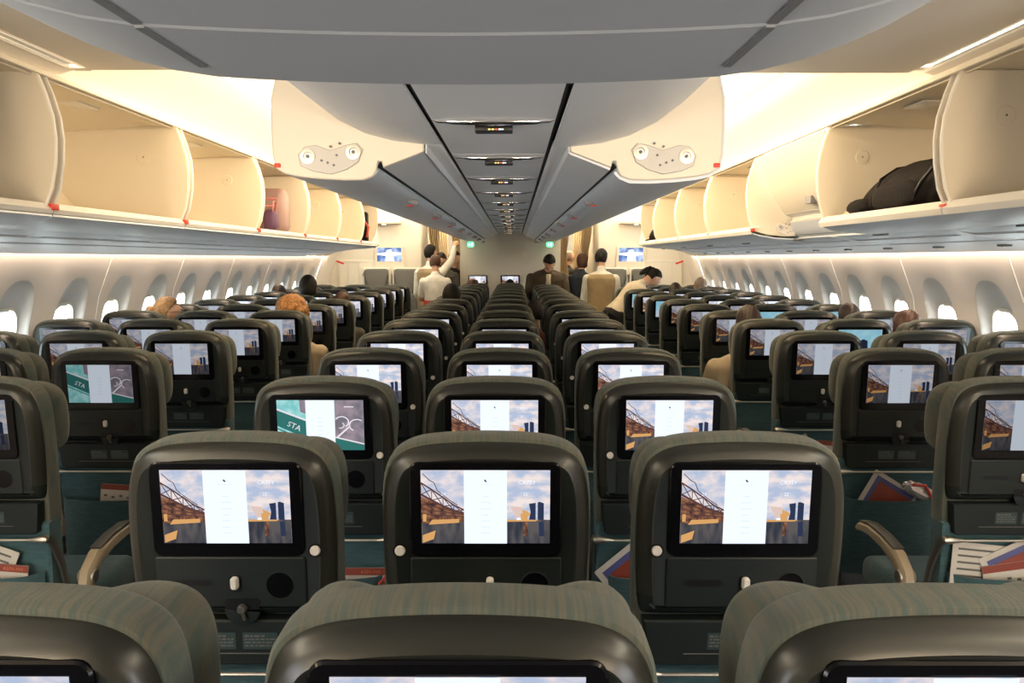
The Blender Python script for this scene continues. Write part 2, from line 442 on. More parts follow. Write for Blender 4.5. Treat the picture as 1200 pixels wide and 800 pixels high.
# illuminated passenger signs with chrome strips along the middle ceiling
ORD = ['first', 'second', 'third', 'fourth', 'fifth', 'sixth', 'seventh', 'eighth', 'ninth', 'tenth', 'eleventh', 'twelfth', 'thirteenth', 'fourteenth', 'fifteenth']
def make_sign():
    t = thing('passenger_sign', '', 'sign')
    bm = NB()
    pts = [(-.165, 0, -.002), (-.15, -.002, -.008), (-.11, -.012, -.014), (-.05, -.020, -.017), (0, -.022, -.018), (.05, -.020, -.017), (.11, -.012, -.014), (.15, -.002, -.008), (.165, 0, -.002)]
    rad = [.002, .008, .0115, .0135, .014, .0135, .0115, .008, .002]
    tube(bm, pts, rad, 10); finish(bm, 'chrome_strip', 'chrome', t)
    bm = NB(); box(bm, (0, .060, -.026), (.104, .05, .034), .003); f = finish(bm, 'sign_box', 'black_plastic', t)
    bm = NB()
    for k in range(4):
        box(bm, (-.012+k*.0095, 0.034, -.034), (.0070, .0015, .0050), 0, 0 if k < 2 else (2 if k == 2 else 1))
    box(bm, (.024, .034, -.034), (.006, .0015, .004), 0, 1)
    finish(bm, 'lit_symbols', ['sign_yellow', 'sign_white', 'sign_red'], t)
    bm = NB()
    for sx in (-1, 1):
        slab(bm, circle(sx*.148, .03, .008, 14), [(0, 0), (0, -.0025), (.002, -.004)], axis='z')
    finish(bm, 'round_cap', 'off_white', t)
    return t
sg = make_sign()
NS = 13
for k in range(NS):
    o = sg if k == 0 else copy_tree(sg)
    o.location = (0, 2.26+ROW*k, H(HS)); o.scale = (1, 1, .62)
    where = 'nearest the camera' if k == 0 else ('farthest, by the bulkhead' if k == NS-1 else ORD[k]+' one from the camera')
    tag(o, 'chrome strip with lit black passenger sign on middle ceiling, '+where, 'sign', 'passenger signs along the middle ceiling')

# ------------------------------------------------------------------ overhead bins
BY = [1.78+1.19*k for k in range(8)]                          # side bin boundaries
def plate_outline(s):
    up = [(1.62, .655), (1.592, .58), (1.570, .50), (1.563, .42), (1.568, .34), (1.585, .25), (1.612, .178)]
    bot = [(1.70, .155), (1.82, .143), (1.95, .145)]
    back = [(2.10, .20), (2.22, .33), (2.27, .47), (2.25, .655)]
    return [(s*x, H(h)) for x, h in up+bot+back]
def hinge_plate(bm, cx, cz, y, s, sc=1.0):
    """screwed pivot fitting: kidney shaped plate with two round bosses (faces -y)"""
    o = [(-.105, .03), (-.085, .052), (-.05, .045), (0, .028), (.05, .045), (.085, .04), (.108, .012), (.1, -.022), (.06, -.04), (0, -.05), (-.05, -.035), (-.09, -.01)]
    slab(bm, [(cx+s*a*sc, cz+b_*sc) for a, b_ in o], [(.002, y-.008), (0, y-.005), (0, y)])
    for a, b_, r in ((-.075, .022, .024), (.075, .008, .024)):
        slab(bm, circle(cx+s*a*sc, cz+b_*sc, r*sc, 16), [(.012*sc, y-.010), (.01*sc, y-.014), (0, y-.013), (0, y-.006)], mi=1)
        slab(bm, circle(cx+s*a*sc, cz+b_*sc, .006*sc, 8), [(0, y-.0145), (0, y-.008)], mi=2)
    for a, b_ in ((-.02, .012), (.01, -.012), (-.01, -.02), (.03, -.005), (.0, .04), (-.03, .05)):
        slab(bm, circle(cx+s*a*sc, cz+b_*sc, .004*sc, 8), [(0, y-.0105), (0, y-.004)], mi=2)
def open_bin(s, y0, y1, label, first=False, last=False):
    t = thing('overhead_bin', label, 'overhead bin', (0, y0, 0), 0, 'overhead bins above the %s seats' % ('left' if s < 0 else 'right'))
    L = y1-y0; g = .024
    for ya in (g, L-g):
        bm = NB(); e = .008
        if last and ya > g:
            o = [(s*x, H(h)) for x, h in ((1.62, .655), (1.60, .56), (1.60, .44), (1.63, .30), (1.70, .165), (1.95, .145), (2.22, .33), (2.25, .655))]
        else: o = plate_outline(s)
        slab(bm, o, [(.003, ya-e), (0, ya-e+.003), (0, ya+e-.003), (.003, ya+e)])
        p = finish(bm, 'side_plate', 'bin_plastic', t)
        bm = NB()
        n = 7; edge = [(s*x, H(h)) for x, h in ((1.62, .655), (1.592, .58), (1.570, .50), (1.563, .42), (1.568, .34), (1.585, .25), (1.612, .19))]
        if not (last and ya > g):
            tube(bm, [(x-s*.001, ya, z) for x, z in edge], .0068, 8); finish(bm, 'edge_bead', 'bin_edge', p)
        if not (last and ya > g):
            bm = NB(); yy = ya-e if ya > g else ya+e
            q = -1 if ya > g else 1
            slab(bm, circle(s*1.78, H(.50), .034, 20), [(.004, yy+q*.003), (0, yy+q*.002), (0, yy)]); slab(bm, circle(s*1.78, H(.50), .004, 8), [(0, yy+q*.0045), (0, yy)], mi=1)
            finish(bm, 'pivot_cap', ['bin_plastic', 'seam_grey'], p)
    bm = NB()                                                # bucket: shelf floor and curved back
    prof = [(1.615, H(.186)), (1.80, H(.172)), (2.0, H(.185)), (2.12, H(.24)), (2.20, H(.34)), (2.235, H(.45)), (2.23, H(.62))]
    sheet(bm, prof, g, L-g, .008, s)
    finish(bm, 'bucket', 'bin_back', t)
    bm = NB()
    sheet(bm, [(1.600, H(.160)), (1.594, H(.176)), (1.612, H(.198)), (1.645, H(.198))], .004, L-.004, .010, s)
    finish(bm, 'lip', 'bin_edge', t)
    bm = NB()
    sheet(bm, [(1.60, H(.645)), (1.605, H(.662)), (1.66, H(.668))], 0, L, .008, s)
    sheet(bm, [(1.63, H(.640)), (1.63, H(.655)), (1.75, H(.66)), (2.25, H(.625))], 0.006, L-.006, .008, s)
    finish(bm, 'top_rail', 'bin_plastic', t)
    bm = NB(); box(bm, (s*1.80, L/2, H(.650)), (.10, .18, .01), .004); finish(bm, 'latch_cover', 'bin_edge', t)
    bm = NB(); box(bm, (s*1.600, .004, H(.184)), (.022, .045, .022), .003); finish(bm, 'red_marker', 'red_plastic', t)
    bm = NB()                                                # underside of the open bucket
    sheet(bm, [(1.603, H(.158)), (1.65, H(.143)), (1.75, H(.128)), (1.87, H(.122))], .004, L-.004, .008, s)
    finish(bm, 'underside', 'under_panel', t)
    if not last:
        bm = NB(); box(bm, (s*1.95, L, H(.42)), (.55, .026, .42)); finish(bm, 'divider', 'bin_plastic', t)
    return t
def closed_bin(s, y0, y1, label):
    t = thing('overhead_bin', label, 'overhead bin', (0, y0, 0), 0, 'overhead bins above the right seats')
    L = y1-y0
    bm = NB()
    sheet(bm, [(1.603, H(.640)), (1.64, H(.56)), (1.685, H(.46)), (1.735, H(.37)), (1.79, H(.295)), (1.80, H(.285))], .03, L-.02, .012, s)
    finish(bm, 'door', 'bin_plastic', t)
    bm = NB(); sheet(bm, [(1.60, H(.645)), (1.605, H(.662)), (1.66, H(.668))], 0, L, .008, s); finish(bm, 'top_rail', 'bin_plastic', t)
    bm = NB(); sheet(bm, [(1.80, H(.282)), (1.845, H(.262)), (1.85, H(.245)), (1.83, H(.238))], .02, L-.02, .01, s); finish(bm, 'finger_rail', 'bin_edge', t)
    bm = NB(); sheet(bm, [(1.835, H(.240)), (1.86, H(.17)), (1.90, H(.135))], .02, L-.02, .01, s); finish(bm, 'underside', 'under_panel', t)
    bm = NB(); box(bm, (s*1.768, L*.42, H(.312)), (.012, .10, .05), .004, rot=Matrix.Rotation(s*.6, 4, 'Y')) if False else slab(bm, [(L*.49-.05, H(.355)), (L*.49+.05, H(.355)), (L*.49+.04, H(.315)), (L*.49-.04, H(.315))], [(0, s*1.736), (0, s*1.80)], axis='x')
    finish(bm, 'latch', 'marker_grey', t)
    bm = NB(); box(bm, (s*2.05, L/2, H(.40)), (.30, L-.06, .44)); finish(bm, 'bin_body', 'bin_plastic', t)
    return t
binword = ['nearest the camera at the frame edge', 'large empty one second from the camera', 'third from the camera', 'fourth from the camera', 'fifth from the camera', 'sixth from the camera', 'farthest, by the partition']
for s in (-1, 1):
    sd = 'left' if s < 0 else 'right'
    for k in range(7):
        ex = ''
        if s < 0 and k == 3: ex = ' holding the pink suitcase'
        if s < 0 and k == 6: ex = ' holding the narrow dark bag'
        if s > 0 and k == 1:
            lab = 'open cream overhead bin on the right side holding the black backpack'
        elif s > 0 and k == 2:
            closed_bin(s, BY[k], BY[k+1], 'closed cream overhead bin on the right side, the only one shut'); continue
        elif s > 0 and k == 6: lab = 'open cream overhead bin at far right end holding a dark pointed bag'
        else: lab = 'open cream overhead bin on %s side, %s%s' % (sd, binword[k], ex)
        t = open_bin(s, BY[k], BY[k+1], lab, last=(k == 6))
        if s > 0 and k == 3:
            bm = NB(); hinge_plate(bm, s*1.84, H(.185), .016, s, .8); finish(bm, 'pivot_fitting', ['bin_edge', 'screw_metal', 'seam_grey'], t)
            
# service panels under the side bins: continuous valance with lamps and vents
def service_panel(s, y0, y1, label, end=False):
    t = thing('service_panel', label, 'service panel', (0, y0, 0), 0, 'service panels under the %s bins' % ('left' if s < 0 else 'right'))
    L = y1-y0; f = (lambda y: 1) 
    bm = NB(); sheet(bm, [(1.895, H(.128)), (1.93, H(.118)), (2.02, H(.108))], .003, L-.003, .01, s); sheet(bm, [(2.03, H(.100)), (2.14, H(.088)), (2.20, H(.084))], .003, L-.003, .01, s); finish(bm, 'panel', 'under_panel', t)
    bm = NB(); sheet(bm, [(2.21, H(.078)), (2.30, H(.068)), (2.44, H(.050)), (2.518, H(.037)), (2.528, H(.05))], .002, L-.002, .01, s); finish(bm, 'valance', 'under_panel', t)
    bm = NB(); sheet(bm, [(1.88, H(.15)), (2.0, H(.13)), (2.25, H(.095)), (2.45, H(.07))], 0, L, .01, s); finish(bm, 'backing', 'seam_grey', t)
    bm = NB(); sheet(bm, [(1.90, H(.123)), (2.03, H(.096)), (2.20, H(.080))], L*.5-.045, L*.5+.045, .004, s); finish(bm, 'cross_strip', 'under_panel', t)
    for yy in (L*.22, L*.72):
        bm = NB()
        slab(bm, [(s*2.33+a*.018, yy+b_*.055) for a, b_ in circle(0, 0, 1, 16)], [(.004, H(.056)), (0, H(.060)), (0, H(.075))], axis='z')
        for dy in (-.025, .0, .025): slab(bm, circle(s*2.33, yy+dy, .008, 10), [(0, H(.0545)), (0, H(.06))], axis='z', mi=1)
        finish(bm, 'reading_lights', ['seam_grey', 'chrome'], t)
    bm = NB(); box(bm, (s*1.885, L*.97, H(.120)), (.03, .12, .012), .003); finish(bm, 'row_marker', 'seam_grey', t)
    return t
for s in (-1, 1):
    sd = 'left' if s < 0 else 'right'
    for k in range(7):
        service_panel(s, BY[k], BY[k+1], 'blue-grey service panel with reading lights under %s bins, %s from camera' % (sd, ORD[k]))
    bm = NB()                                                 # tapered end of the bin row, above the last seat rows
    for a, b_ in (((1.62, .16, 10.11), (1.9, .13, 10.5)),):
        pass
    P1 = [(1.60, .160), (1.75, .13), (1.9, .122), (2.1, .095), (2.3, .068), (2.56, .036)]
    P2 = [(1.60, .19, 10.14), (1.78, .16, 10.35), (1.95, .15, 10.6), (2.15, .12, 10.9), (2.35, .09, 11.2), (2.56, .036, 11.5)]
    A = [bm.verts.new((s*x, 10.11, H(h))) for x, h in P1]; B = [bm.verts.new((s*x, y, H(h))) for x, h, y in P2]; D = [bm.verts.new((s*(x+.1), y+.25, H(.66))) for x, h, y in P2]
    for q, r in ((A, B), (B, D)):
        for k in range(5): bm.faces.new((q[k], q[k+1], r[k+1], r[k]))
    e = finish(bm, 'bin_end_fairing', 'bin_plastic', sharp=1.2)
    tag(e, 'cream tapered fairing closing the %s row of overhead bins' % sd, 'fairing', 'fairings at the bin ends')

# centre bins: closed, seen from below
CP = [(.242, .350), (.30, .328), (.375, .298)]
CB = [(.392, .288), (.41, .270), (.44, .258), (.50, .257), (.58, .261), (.65, .268), (.70, .278), (.728, .296), (.738, .34), (.740, .42), (.738, .52), (.72, .60)]
def centre_bin(s, y0, y1, label, first=False):
    t = thing('overhead_bin', label, 'overhead bin', (0, y0, 0), 0, 'centre overhead bins')
    L = y1-y0
    bm = NB(); sheet(bm, [(x, H(h)) for x, h in CP], .002, L-.002, -.008, s); sheet(bm, [(.236, H(.345)), (.236, H(.40))], 0, L, -.004, s); finish(bm, 'inner_panel', 'grey_panel', t)
    bm = NB(); sheet(bm, [(x, H(h)) for x, h in CB], .002, L-.002, -.01, s); finish(bm, 'bin_body', 'under_panel', t)
    bm = NB(); sheet(bm, [(.372, H(.305)), (.385, H(.315)), (.396, H(.300))], 0, L, -.004, s); sheet(bm, [(.2405, H(.351)), (.2395, H(.376))], 0, L, -.003, s); finish(bm, 'groove', 'dark_gap', t)
    bm = NB(); box(bm, (s*.412, L*.90, H(.262)), (.06, .028, .022), .004, rot=Matrix.Rotation(-s*.25, 4, 'Y')); mk = finish(bm, 'row_marker', 'marker_grey', t)
    bm = NB(); slab(bm, [(s*.405, H(.246)), (s*.432, H(.247)), (s*.445, H(.240)), (s*.41, H(.238))], [(0, L*.90-.016), (0, L*.90-.004)]); finish(bm, 'marker_lens', 'strap_red', mk)
    if first:
        bm = NB()
        o = [(.236, .43), (.242, .348), (.375, .298), (.380, .318), (.392, .318), (.397, .288)]+CB[1:]+[(.70, .66), (.236, .66)]
        slab(bm, [(s*x, H(h)) for x, h in o], [(.004, -.012), (0, -.008), (0, .0)])
        e = finish(bm, 'end_panel', 'bin_plastic', t)
        bm = NB(); hinge_plate(bm, s*.545, H(.325), -.012, s, 1.0); finish(bm, 'pivot_fitting', ['off_white', 'screw_metal', 'seam_grey'], e)
        bm = NB(); box(bm, (s*.722, -.014, H(.305)), (.020, .008, .014), .002); finish(bm, 'red_marker', 'red_plastic', e)
    return t
CY = [2.75+1.2*k for k in range(9)]; CY[-1] = 12.83
cy = [2.75, 3.95, 5.15, 6.35, 7.55, 8.75, 9.95, 11.15, 12.83]
for s in (-1, 1):
    for k in range(8):
        nm = 'nearest, with pivot fitting on its cream end' if k == 0 else ('farthest, touching the bulkhead' if k == 7 else ORD[k]+' from the camera')
        centre_bin(s, cy[k], cy[k+1], 'closed grey centre bin %s of signs, %s' % ('left' if s < 0 else 'right', nm), k == 0)

# ------------------------------------------------------------------ far end: bulkhead, partitions, exit signs, monitors, curtains
bm = NB(); box(bm, (0, 12.90, H(-.50)), (1.57, .08, 2.1), .01)
for x in (-.10,): box(bm, (x, 12.858, H(-.45)), (.004, .004, 1.9), 0, 1)
tag(finish(bm, 'wall_bulkhead', ['bulkhead_laminate', 'window_reveal']), kind='structure')
bm = NB()
for s in (-1, 1): sheet(bm, [(.785, 0), (.785, H(.9))], 14.2, 17.0, .02, s)
tag(finish(bm, 'wall_galley', 'partition_laminate'), kind='structure')
def monitor_mesh(t, w_, h_):
    bm = NB(); slab(bm, rrect(0, 0, w_, h_, .012), [(.004, -.016), (0, -.012), (0, .0)]); finish(bm, 'bezel', 'gloss_black', t)
for k, x in enumerate((-.508, 0, .508)):
    t = thing('bulkhead_monitor', 'small black framed screen on the bulkhead, '+('facing the left', 'facing the middle', 'facing the right')[k]+' seat column', 'monitor', (x, 12.85, 1.20), 0, 'screens on the bulkhead')
    monitor_mesh(t, .30, .19)
for s in (-1, 1):
    sd = 'left' if s < 0 else 'right'
    t = thing('exit_sign', 'round green lit exit sign hanging at the %s end of the bulkhead' % sd, 'sign', (s*.605, 12.6, H(.215)), 0, 'green exit signs')
    bm = NB(); slab(bm, rrect(0, 0, .115, .085, .038), [(.003, -.012), (0, -.009), (0, .009), (.003, .012)]); finish(bm, 'housing', 'exit_green', t)
    bm = NB()
    tube(bm, [(-.028, -.014, -.022), (-.018, -.014, 0), (-.024, -.014, .018)], .004, 6); tube(bm, [(-.018, -.014, 0), (-.006, -.014, -.022)], .004, 6)
    tube(bm, [(-.03, -.014, .006), (-.008, -.014, .006)], .003, 6); box(bm, (.022, -.014, 0), (.022, .003, .05)); finish(bm, 'running_figure', 'exit_white', t)
    bm = NB(); tube(bm, [(0, 0, .04), (0, 0, .12)], .008, 8); finish(bm, 'hanger', 'seam_grey', t)
    # partition with lavatory front, monitor panel, crew seats
    bm = NB()
    box(bm, (s*2.03, 12.34, 1.22), (1.40, .06, 2.44), .006)
    box(bm, (s*1.345, 13.3, 1.25), (.05, 1.9, 2.5), .006)
    box(bm, (s*2.30, 12.30, .78), (.55, .02, 1.50), .004)
    for x in (2.06, 2.26, 2.42, 2.56): box(bm, (s*x, 12.286, .80), (.005, .006, 1.40), 0, 1)
    box(bm, (s*2.31, 12.286, 1.50), (.50, .006, .005), 0, 1)
    tag(finish(bm, 'wall_partition_'+sd, ['partition_laminate', 'window_reveal']), kind='structure')
    t = thing('wall_monitor', 'flat wall screen showing clouds on the %s partition above the crew seats' % sd, 'monitor', (s*1.80, 12.30, 1.57), 0, 'cloud screens on the partitions')
    bm = NB(); slab(bm, rrect(0, -.05, .44, .42, .03), [(.006, -.035), (0, -.028), (0, .0)]); finish(bm, 'mount', 'bin_plastic', t)
    bm = NB(); W, Hh = .18, .11
    flat(bm, [(-W, -Hh+.05), (W, -Hh+.05), (W, Hh+.03), (-W, Hh+.03)], -.037, 0)
    flat(bm, [(-.06, -.06), (.08, -.06), (.06, .02), (W, .04), (W, .07), (.05, .08), (.03, .12), (-.03, .11), (-.05, .075), (-W, .06), (-W, .035), (-.05, .02)], -.038, 1)
    finish(bm, 'display', ['cloud_blue', 'cloud_white'], t)
    bm = NB()
    slab(bm, circle(0, 0, .05, 18), [(0, 0), (0, .012)], axis='z'); slab(bm, circle(0, 0, .03, 18), [(0, -.004), (0, .004)], axis='z', mi=1)
    d = finish(bm, 'ceiling_spot', ['chrome', 'spot_lens'], loc=(s*1.86, 12.18, H(.50)))
    tag(d, 'small round spotlight above the %s cloud screen' % sd, 'ceiling light', 'spotlights by the partitions')
    bm = NB(); box(bm, (s*1.86, 12.20, H(.535)), (.5, .22, .05), .01); tag(finish(bm, 'trim_%d' % (6 if s < 0 else 7), 'bin_plastic'), kind='structure')
    for j, x in enumerate((1.545, 1.985)):
        t = thing('crew_seat', 'folded grey crew jump seat on the %s partition, %s' % (sd, 'beside the aisle' if j == 0 else 'away from the aisle'), 'seat', (s*x, 12.26, 0), 0, 'crew jump seats')
        bm = NB(); slab(bm, rrect(0, .94, .41, .96, .03), [(.01, -.03), (0, -.02), (0, .03)]); finish(bm, 'frame', 'bin_edge', t)
        bm = NB(); slab(bm, rrect(0, 1.22, .36, .36, .05), [(.02, -.085), (.006, -.078), (0, -.06), (0, -.03)]); finish(bm, 'backrest', 'jump_seat_fabric', t)
        bm = NB(); slab(bm, rrect(0, .78, .36, .42, .04), [(.02, -.10), (.004, -.09), (0, -.06), (0, -.03)]); finish(bm, 'seat', 'jump_seat_fabric', t)
        bm = NB()
        tube(bm, [(-.17, -.05, 1.38), (-.165, -.09, 1.25), (-.10, -.10, 1.05), (.10, -.10, 1.05), (.165, -.09, 1.25), (.17, -.05, 1.38)], .012, 6)
        finish(bm, 'harness', 'arm_dark', t)
    bm = NB(); tube(bm, [(0, 0, 0), (-.02, -.05, .04), (0, -.06, .09), (.03, -.05, .06), (.035, 0, -.02)], .014, 8)
    tag(finish(bm, 'grab_handle', 'arm_beige', loc=(s*2.17, 12.285, 1.27)), 'curved beige grab handle on the %s partition beside the crew seats' % sd, 'handle', 'grab handles')
    bm = NB(); tube(bm, [(0, 0, .12), (s*.03, 0, .0)], .003, 5); box(bm, (s*.01, 0, -.02), (.11, .008, .025), .003, 1, rot=Matrix.Rotation(-s*.35, 4, 'Y'))
    tag(finish(bm, 'hanging_tag', ['off_white', 'red_plastic'], loc=(s*2.33, 11.35, H(-.03))), 'small red tag hanging by a cord under the %s bin end' % sd, 'tag', 'red tags')
    # curtains gathered at the aisle opening behind
    for j, (xa, xb, yy, zlo) in enumerate(((.83, .98, 13.6, .5), (1.14, 1.31, 13.2, 1.55), (1.10, 1.31, 14.6, 1.2))):
        bm = NB(); n = 40; rows = 8; Gd = []
        for r in range(rows+1):
            z = zlo+(H(.86)-zlo)*r/rows; pinch = 1-.35*math.exp(-((z-1.6)/.25)**2)
            Gd.append([bm.verts.new((s*(xa+(xb-xa)*(k/n)*pinch), yy+.03*math.sin(k*PI/n*10+r*.1), z)) for k in range(n+1)])
        for A, B in zip(Gd, Gd[1:]):
            for k in range(n): bm.faces.new((A[k], A[k+1], B[k+1], B[k]))
        o = finish(bm, 'curtain', 'curtain_cloth', sharp=2)
        so = o.modifiers.new('thick', 'SOLIDIFY'); so.thickness = .004
        tag(o, 'pleated tan curtain by the far %s aisle, %s' % (sd, ('beside the bulkhead', 'against the partition side', 'hanging deepest in the galley')[j]), 'curtain', 'galley curtains')

# ------------------------------------------------------------------ seats
SH = .07                                                      # recline: lower parts lie a little further forward
def mirror(o): return o+[(-x, z) for x, z in reversed(o) if abs(x) > 1e-6]
SHELL = mirror([(0, .83), (.185, .83), (.199, .838), (.205, .90), (.208, .98), (.207, 1.05), (.203, 1.10), (.194, 1.135), (.180, 1.158), (.158, 1.174), (.125, 1.184), (.07, 1.189), (0, 1.191)])
FAB = mirror([(0, .735), (.195, .735), (.205, .745), (.209, .90), (.210, 1.04), (.208, 1.10), (.200, 1.142), (.186, 1.166), (.161, 1.184), (.125, 1.195), (.07, 1.200), (0, 1.202)])
HEAD = mirror([(0, .95), (.175, .95), (.197, .98), (.203, 1.04), (.202, 1.10), (.195, 1.135), (.178, 1.160), (.15, 1.174), (.118, 1.177), (.09, 1.170), (0, 1.167)])
def display_a(tagname):
    bm = NB(); W, Hh = .126, .075; X1, X2 = -.042, .042
    ms = [x+tagname for x in ('sky', 'white', 'menu', 'iron', 'rust', 'gold', 'water', 'tower', 'dome')]
    SKY, WH, ME, IR, RU, GO, WA, TO, DO = range(9)
    flat(bm, [(-W, -Hh), (W, -Hh), (W, Hh), (-W, Hh)], 0, SKY)
    y = -.0006
    flat(bm, [(-W, -Hh), (X1, -Hh), (X1, -.030), (-W, -.034)], y, WA)
    flat(bm, [(X2, -Hh), (W, -Hh), (W, -.026), (X2, -.026)], y, WA)
    flat(bm, [(-W, -.034), (X1, -.030), (X1, -.012), (-.09, .004), (-W, .022)], y, RU)
    def ln(a, b_, w_, mi, yy):
        d = Vector((b_[0]-a[0], b_[1]-a[1])); n = Vector((-d.y, d.x)).normalized()*w_/2
        flat(bm, [(a[0]+n.x, a[1]+n.y), (a[0]-n.x, a[1]-n.y), (b_[0]-n.x, b_[1]-n.y), (b_[0]+n.x, b_[1]+n.y)], yy, mi)
    y = -.001
    top = [(-W, .050), (-.105, .036), (-.083, .020), (-.062, .004), (X1, -.006)]
    low = [(-W, .026), (-.105, .014), (-.083, .002), (-.062, -.007), (X1, -.013)]
    for P, wd in ((top, .003), (low, .0045)):
        for a, b_ in zip(P, P[1:]): ln(a, b_, wd, IR, y)
    for k in range(4): ln(top[k], low[k+1], .0018, IR, y); ln(low[k], top[k+1], .0018, IR, y); ln(top[k], low[k], .0016, IR, y)
    arc = [(-W+.004, .068), (-.108, .054), (-.100, .050), (-.094, .034), (-.075, .018), (-.055, .004)]
    for a, b_ in zip(arc, arc[1:]): ln(a, b_, .0016, IR, y)
    for z in (.006, -.004, -.014): ln((-W, z), (X1, z*.4-.014), .0022, IR, y)
    for x in (-.098, -.088, -.078, -.068): ln((x, -.032), (-.083, -.008), .0022, IR, y-.0002)
    flat(bm, [(-.112, -.036), (-.052, -.032), (-.052, -.024), (-.105, -.026)], y-.0003, GO)
    flat(bm, [(-W+.002, -Hh+.001), (-.102, -.066), (-.098, -.048), (-W+.002, -.058)], y, GO)
    flat(bm, [(-.123, -.03), (-.116, -.03), (-.116, -.014), (-.123, -.014)], y, GO)
    flat(bm, [(X2, -.030), (.098, -.029), (.104, -.026), (X2, -.025)], y-.0002, GO)
    for k in range(5):
        a = .062+.004*k; flat(bm, [(a, -.026), (a+.004, -.026), (a+.010-.004*k*.3, .000-.003*k), (a-.014+.004*k, .002-.002*k)], y-.0001*k, DO if k < 3 else GO)
    flat(bm, [(.070, -.026), (.078, -.026), (.088, -.014), (.082, -.008), (.068, -.014)], y-.0006, GO)
    flat(bm, [(.060, -.026), (.070, -.026), (.067, -.021), (.062, -.022)], y-.0007, WH)
    flat(bm, [(.085, -.026), (.098, -.026), (.098, .009), (.085, .007), (.088, -.01)], y, TO)
    flat(bm, [(.102, -.026), (.114, -.026), (.114, .008), (.106, .011), (.102, .010)], y, TO)
    flat(bm, [(.072, -.06), (.084, -.06), (.082, -.030), (.074, -.030)], y, DO) if False else ln((.078, -.06), (.079, -.031), .008, RU, y)
    ln((.110, -.060), (.109, -.030), .010, TO, y)
    flat(bm, [(X1, -Hh), (X2, -Hh), (X2, Hh), (X1, Hh)], -.0016, WH)
    y = -.0021
    for z, w_ in ((.022, .010), (.010, .018), (-.003, .018), (-.016, .012), (-.028, .014), (-.041, .016), (-.053, .016)):
        x = -w_/2
        while x < w_/2-.001: ln((x, z), (x+.003, z), .0028, ME, y); x += .0042
    ln((-.015, .046), (.015, .046), .0012, ME, y); ln((-.002, .056), (.002, .052), .003, TO, y)
    text_mesh(bm, 'CX759', .080, .047, .012, y, WH); text_mesh(bm, '25\u00b0', .080, .024, .010, y, WH); text_mesh(bm, '20', -.082, .024, .010, y, WH)
    return finish(bm, 'display', ms)
def display_b(tagname):
    bm = NB(); W, Hh = .126, .075; X1, X2 = -.042, .042
    ms = [x+tagname for x in ('aqua', 'teal', 'white', 'menu', 'mauve', 'lace')]; AQ, TE, WH, ME, MA, LA = range(6)
    flat(bm, [(-W, -Hh), (W, -Hh), (W, Hh), (-W, Hh)], 0, AQ); y = -.0006
    flat(bm, [(-W, .045), (X1, .012), (X1, -.04), (-W, -.002)], y, TE); flat(bm, [(-W, -.008), (X1, -.046), (X1, -.049), (-W, -.012)], y-.0001, TE)
    flat(bm, [(-W, .050), (X1, .018), (X1, .012), (-W, .045)], y, LA)
    flat(bm, [(-.058, .04), (X1, .034), (X1, Hh), (-.06, Hh)], y, MA)
    text_mesh(bm, 'STA', -.080, -.010, .024, y-.0008, LA, -.42)
    flat(bm, [(X2, -Hh), (W, -Hh), (W, Hh), (X2, Hh)], y, MA)
    flat(bm, [(X2, -Hh), (W, -Hh), (W, -.060), (X2, -.038)], y-.0004, TE)
    def ring(cx, cz, r, w_, a0, a1):
        n = 14
        for k in range(n):
            a, b_ = a0+(a1-a0)*k/n, a0+(a1-a0)*(k+1)/n
            flat(bm, [(cx+(r-w_)*math.cos(a), cz+(r-w_)*.8*math.sin(a)), (cx+r*math.cos(a), cz+r*.8*math.sin(a)), (cx+r*math.cos(b_), cz+r*.8*math.sin(b_)), (cx+(r-w_)*math.cos(b_), cz+(r-w_)*.8*math.sin(b_))], y-.0008, LA)
    ring(.062, .010, .022, .004, -1.0, 2.6); ring(.106, 0, .024, .004, .9, 4.2); ring(.058, 0, .012, .003, -2, 1)
    flat(bm, [(.046, -.034), (.05, -.038), (.085, -.006), (.08, -.004)], y-.0009, LA); flat(bm, [(X2, -.034), (W, -.054), (W, -.058), (X2, -.038)], y-.0009, LA)
    flat(bm, [(.07, .054), (.098, .054), (.098, .057), (.07, .057)], y-.0009, LA)
    flat(bm, [(X1, -Hh), (X2, -Hh), (X2, Hh), (X1, Hh)], -.0019, WH)
    for z, w_ in ((.022, .010), (.010, .018), (-.003, .018), (-.016, .012), (-.028, .014), (-.041, .016)):
        flat(bm, [(-w_/2, z-.0014), (w_/2, z-.0014), (w_/2, z+.0014), (-w_/2, z+.0014)], -.0024, ME)
    return finish(bm, 'display', ms)
def display_c(tagname):
    bm = NB(); W, Hh = .126, .075
    emit('pale'+tagname, (.30, .62, .78), 1.0 if tagname == '' else .7, (.45, .75, .85), 12)
    flat(bm, [(-W, -Hh), (W, -Hh), (W, Hh), (-W, Hh)], 0, 0); flat(bm, [(-.01, -Hh), (.05, -Hh), (.045, .01), (.02, .02), (0, .01)], -.0006, 1); flat(bm, [(-W, -Hh), (-.05, -Hh), (-.06, -.03), (-W, -.01)], -.0006, 2)
    return finish(bm, 'display', ['pale'+tagname, 'tower'+tagname, 'white'+tagname])
DISP = {}
for nm, fn in (('a', display_a), ('b', display_b), ('c', display_c)):
    for tg in ('', '_dim'):
        o = fn(tg); DISP[nm+tg] = o.data; bpy.data.objects.remove(o)
def sy(z): return SH*(1.07-z)
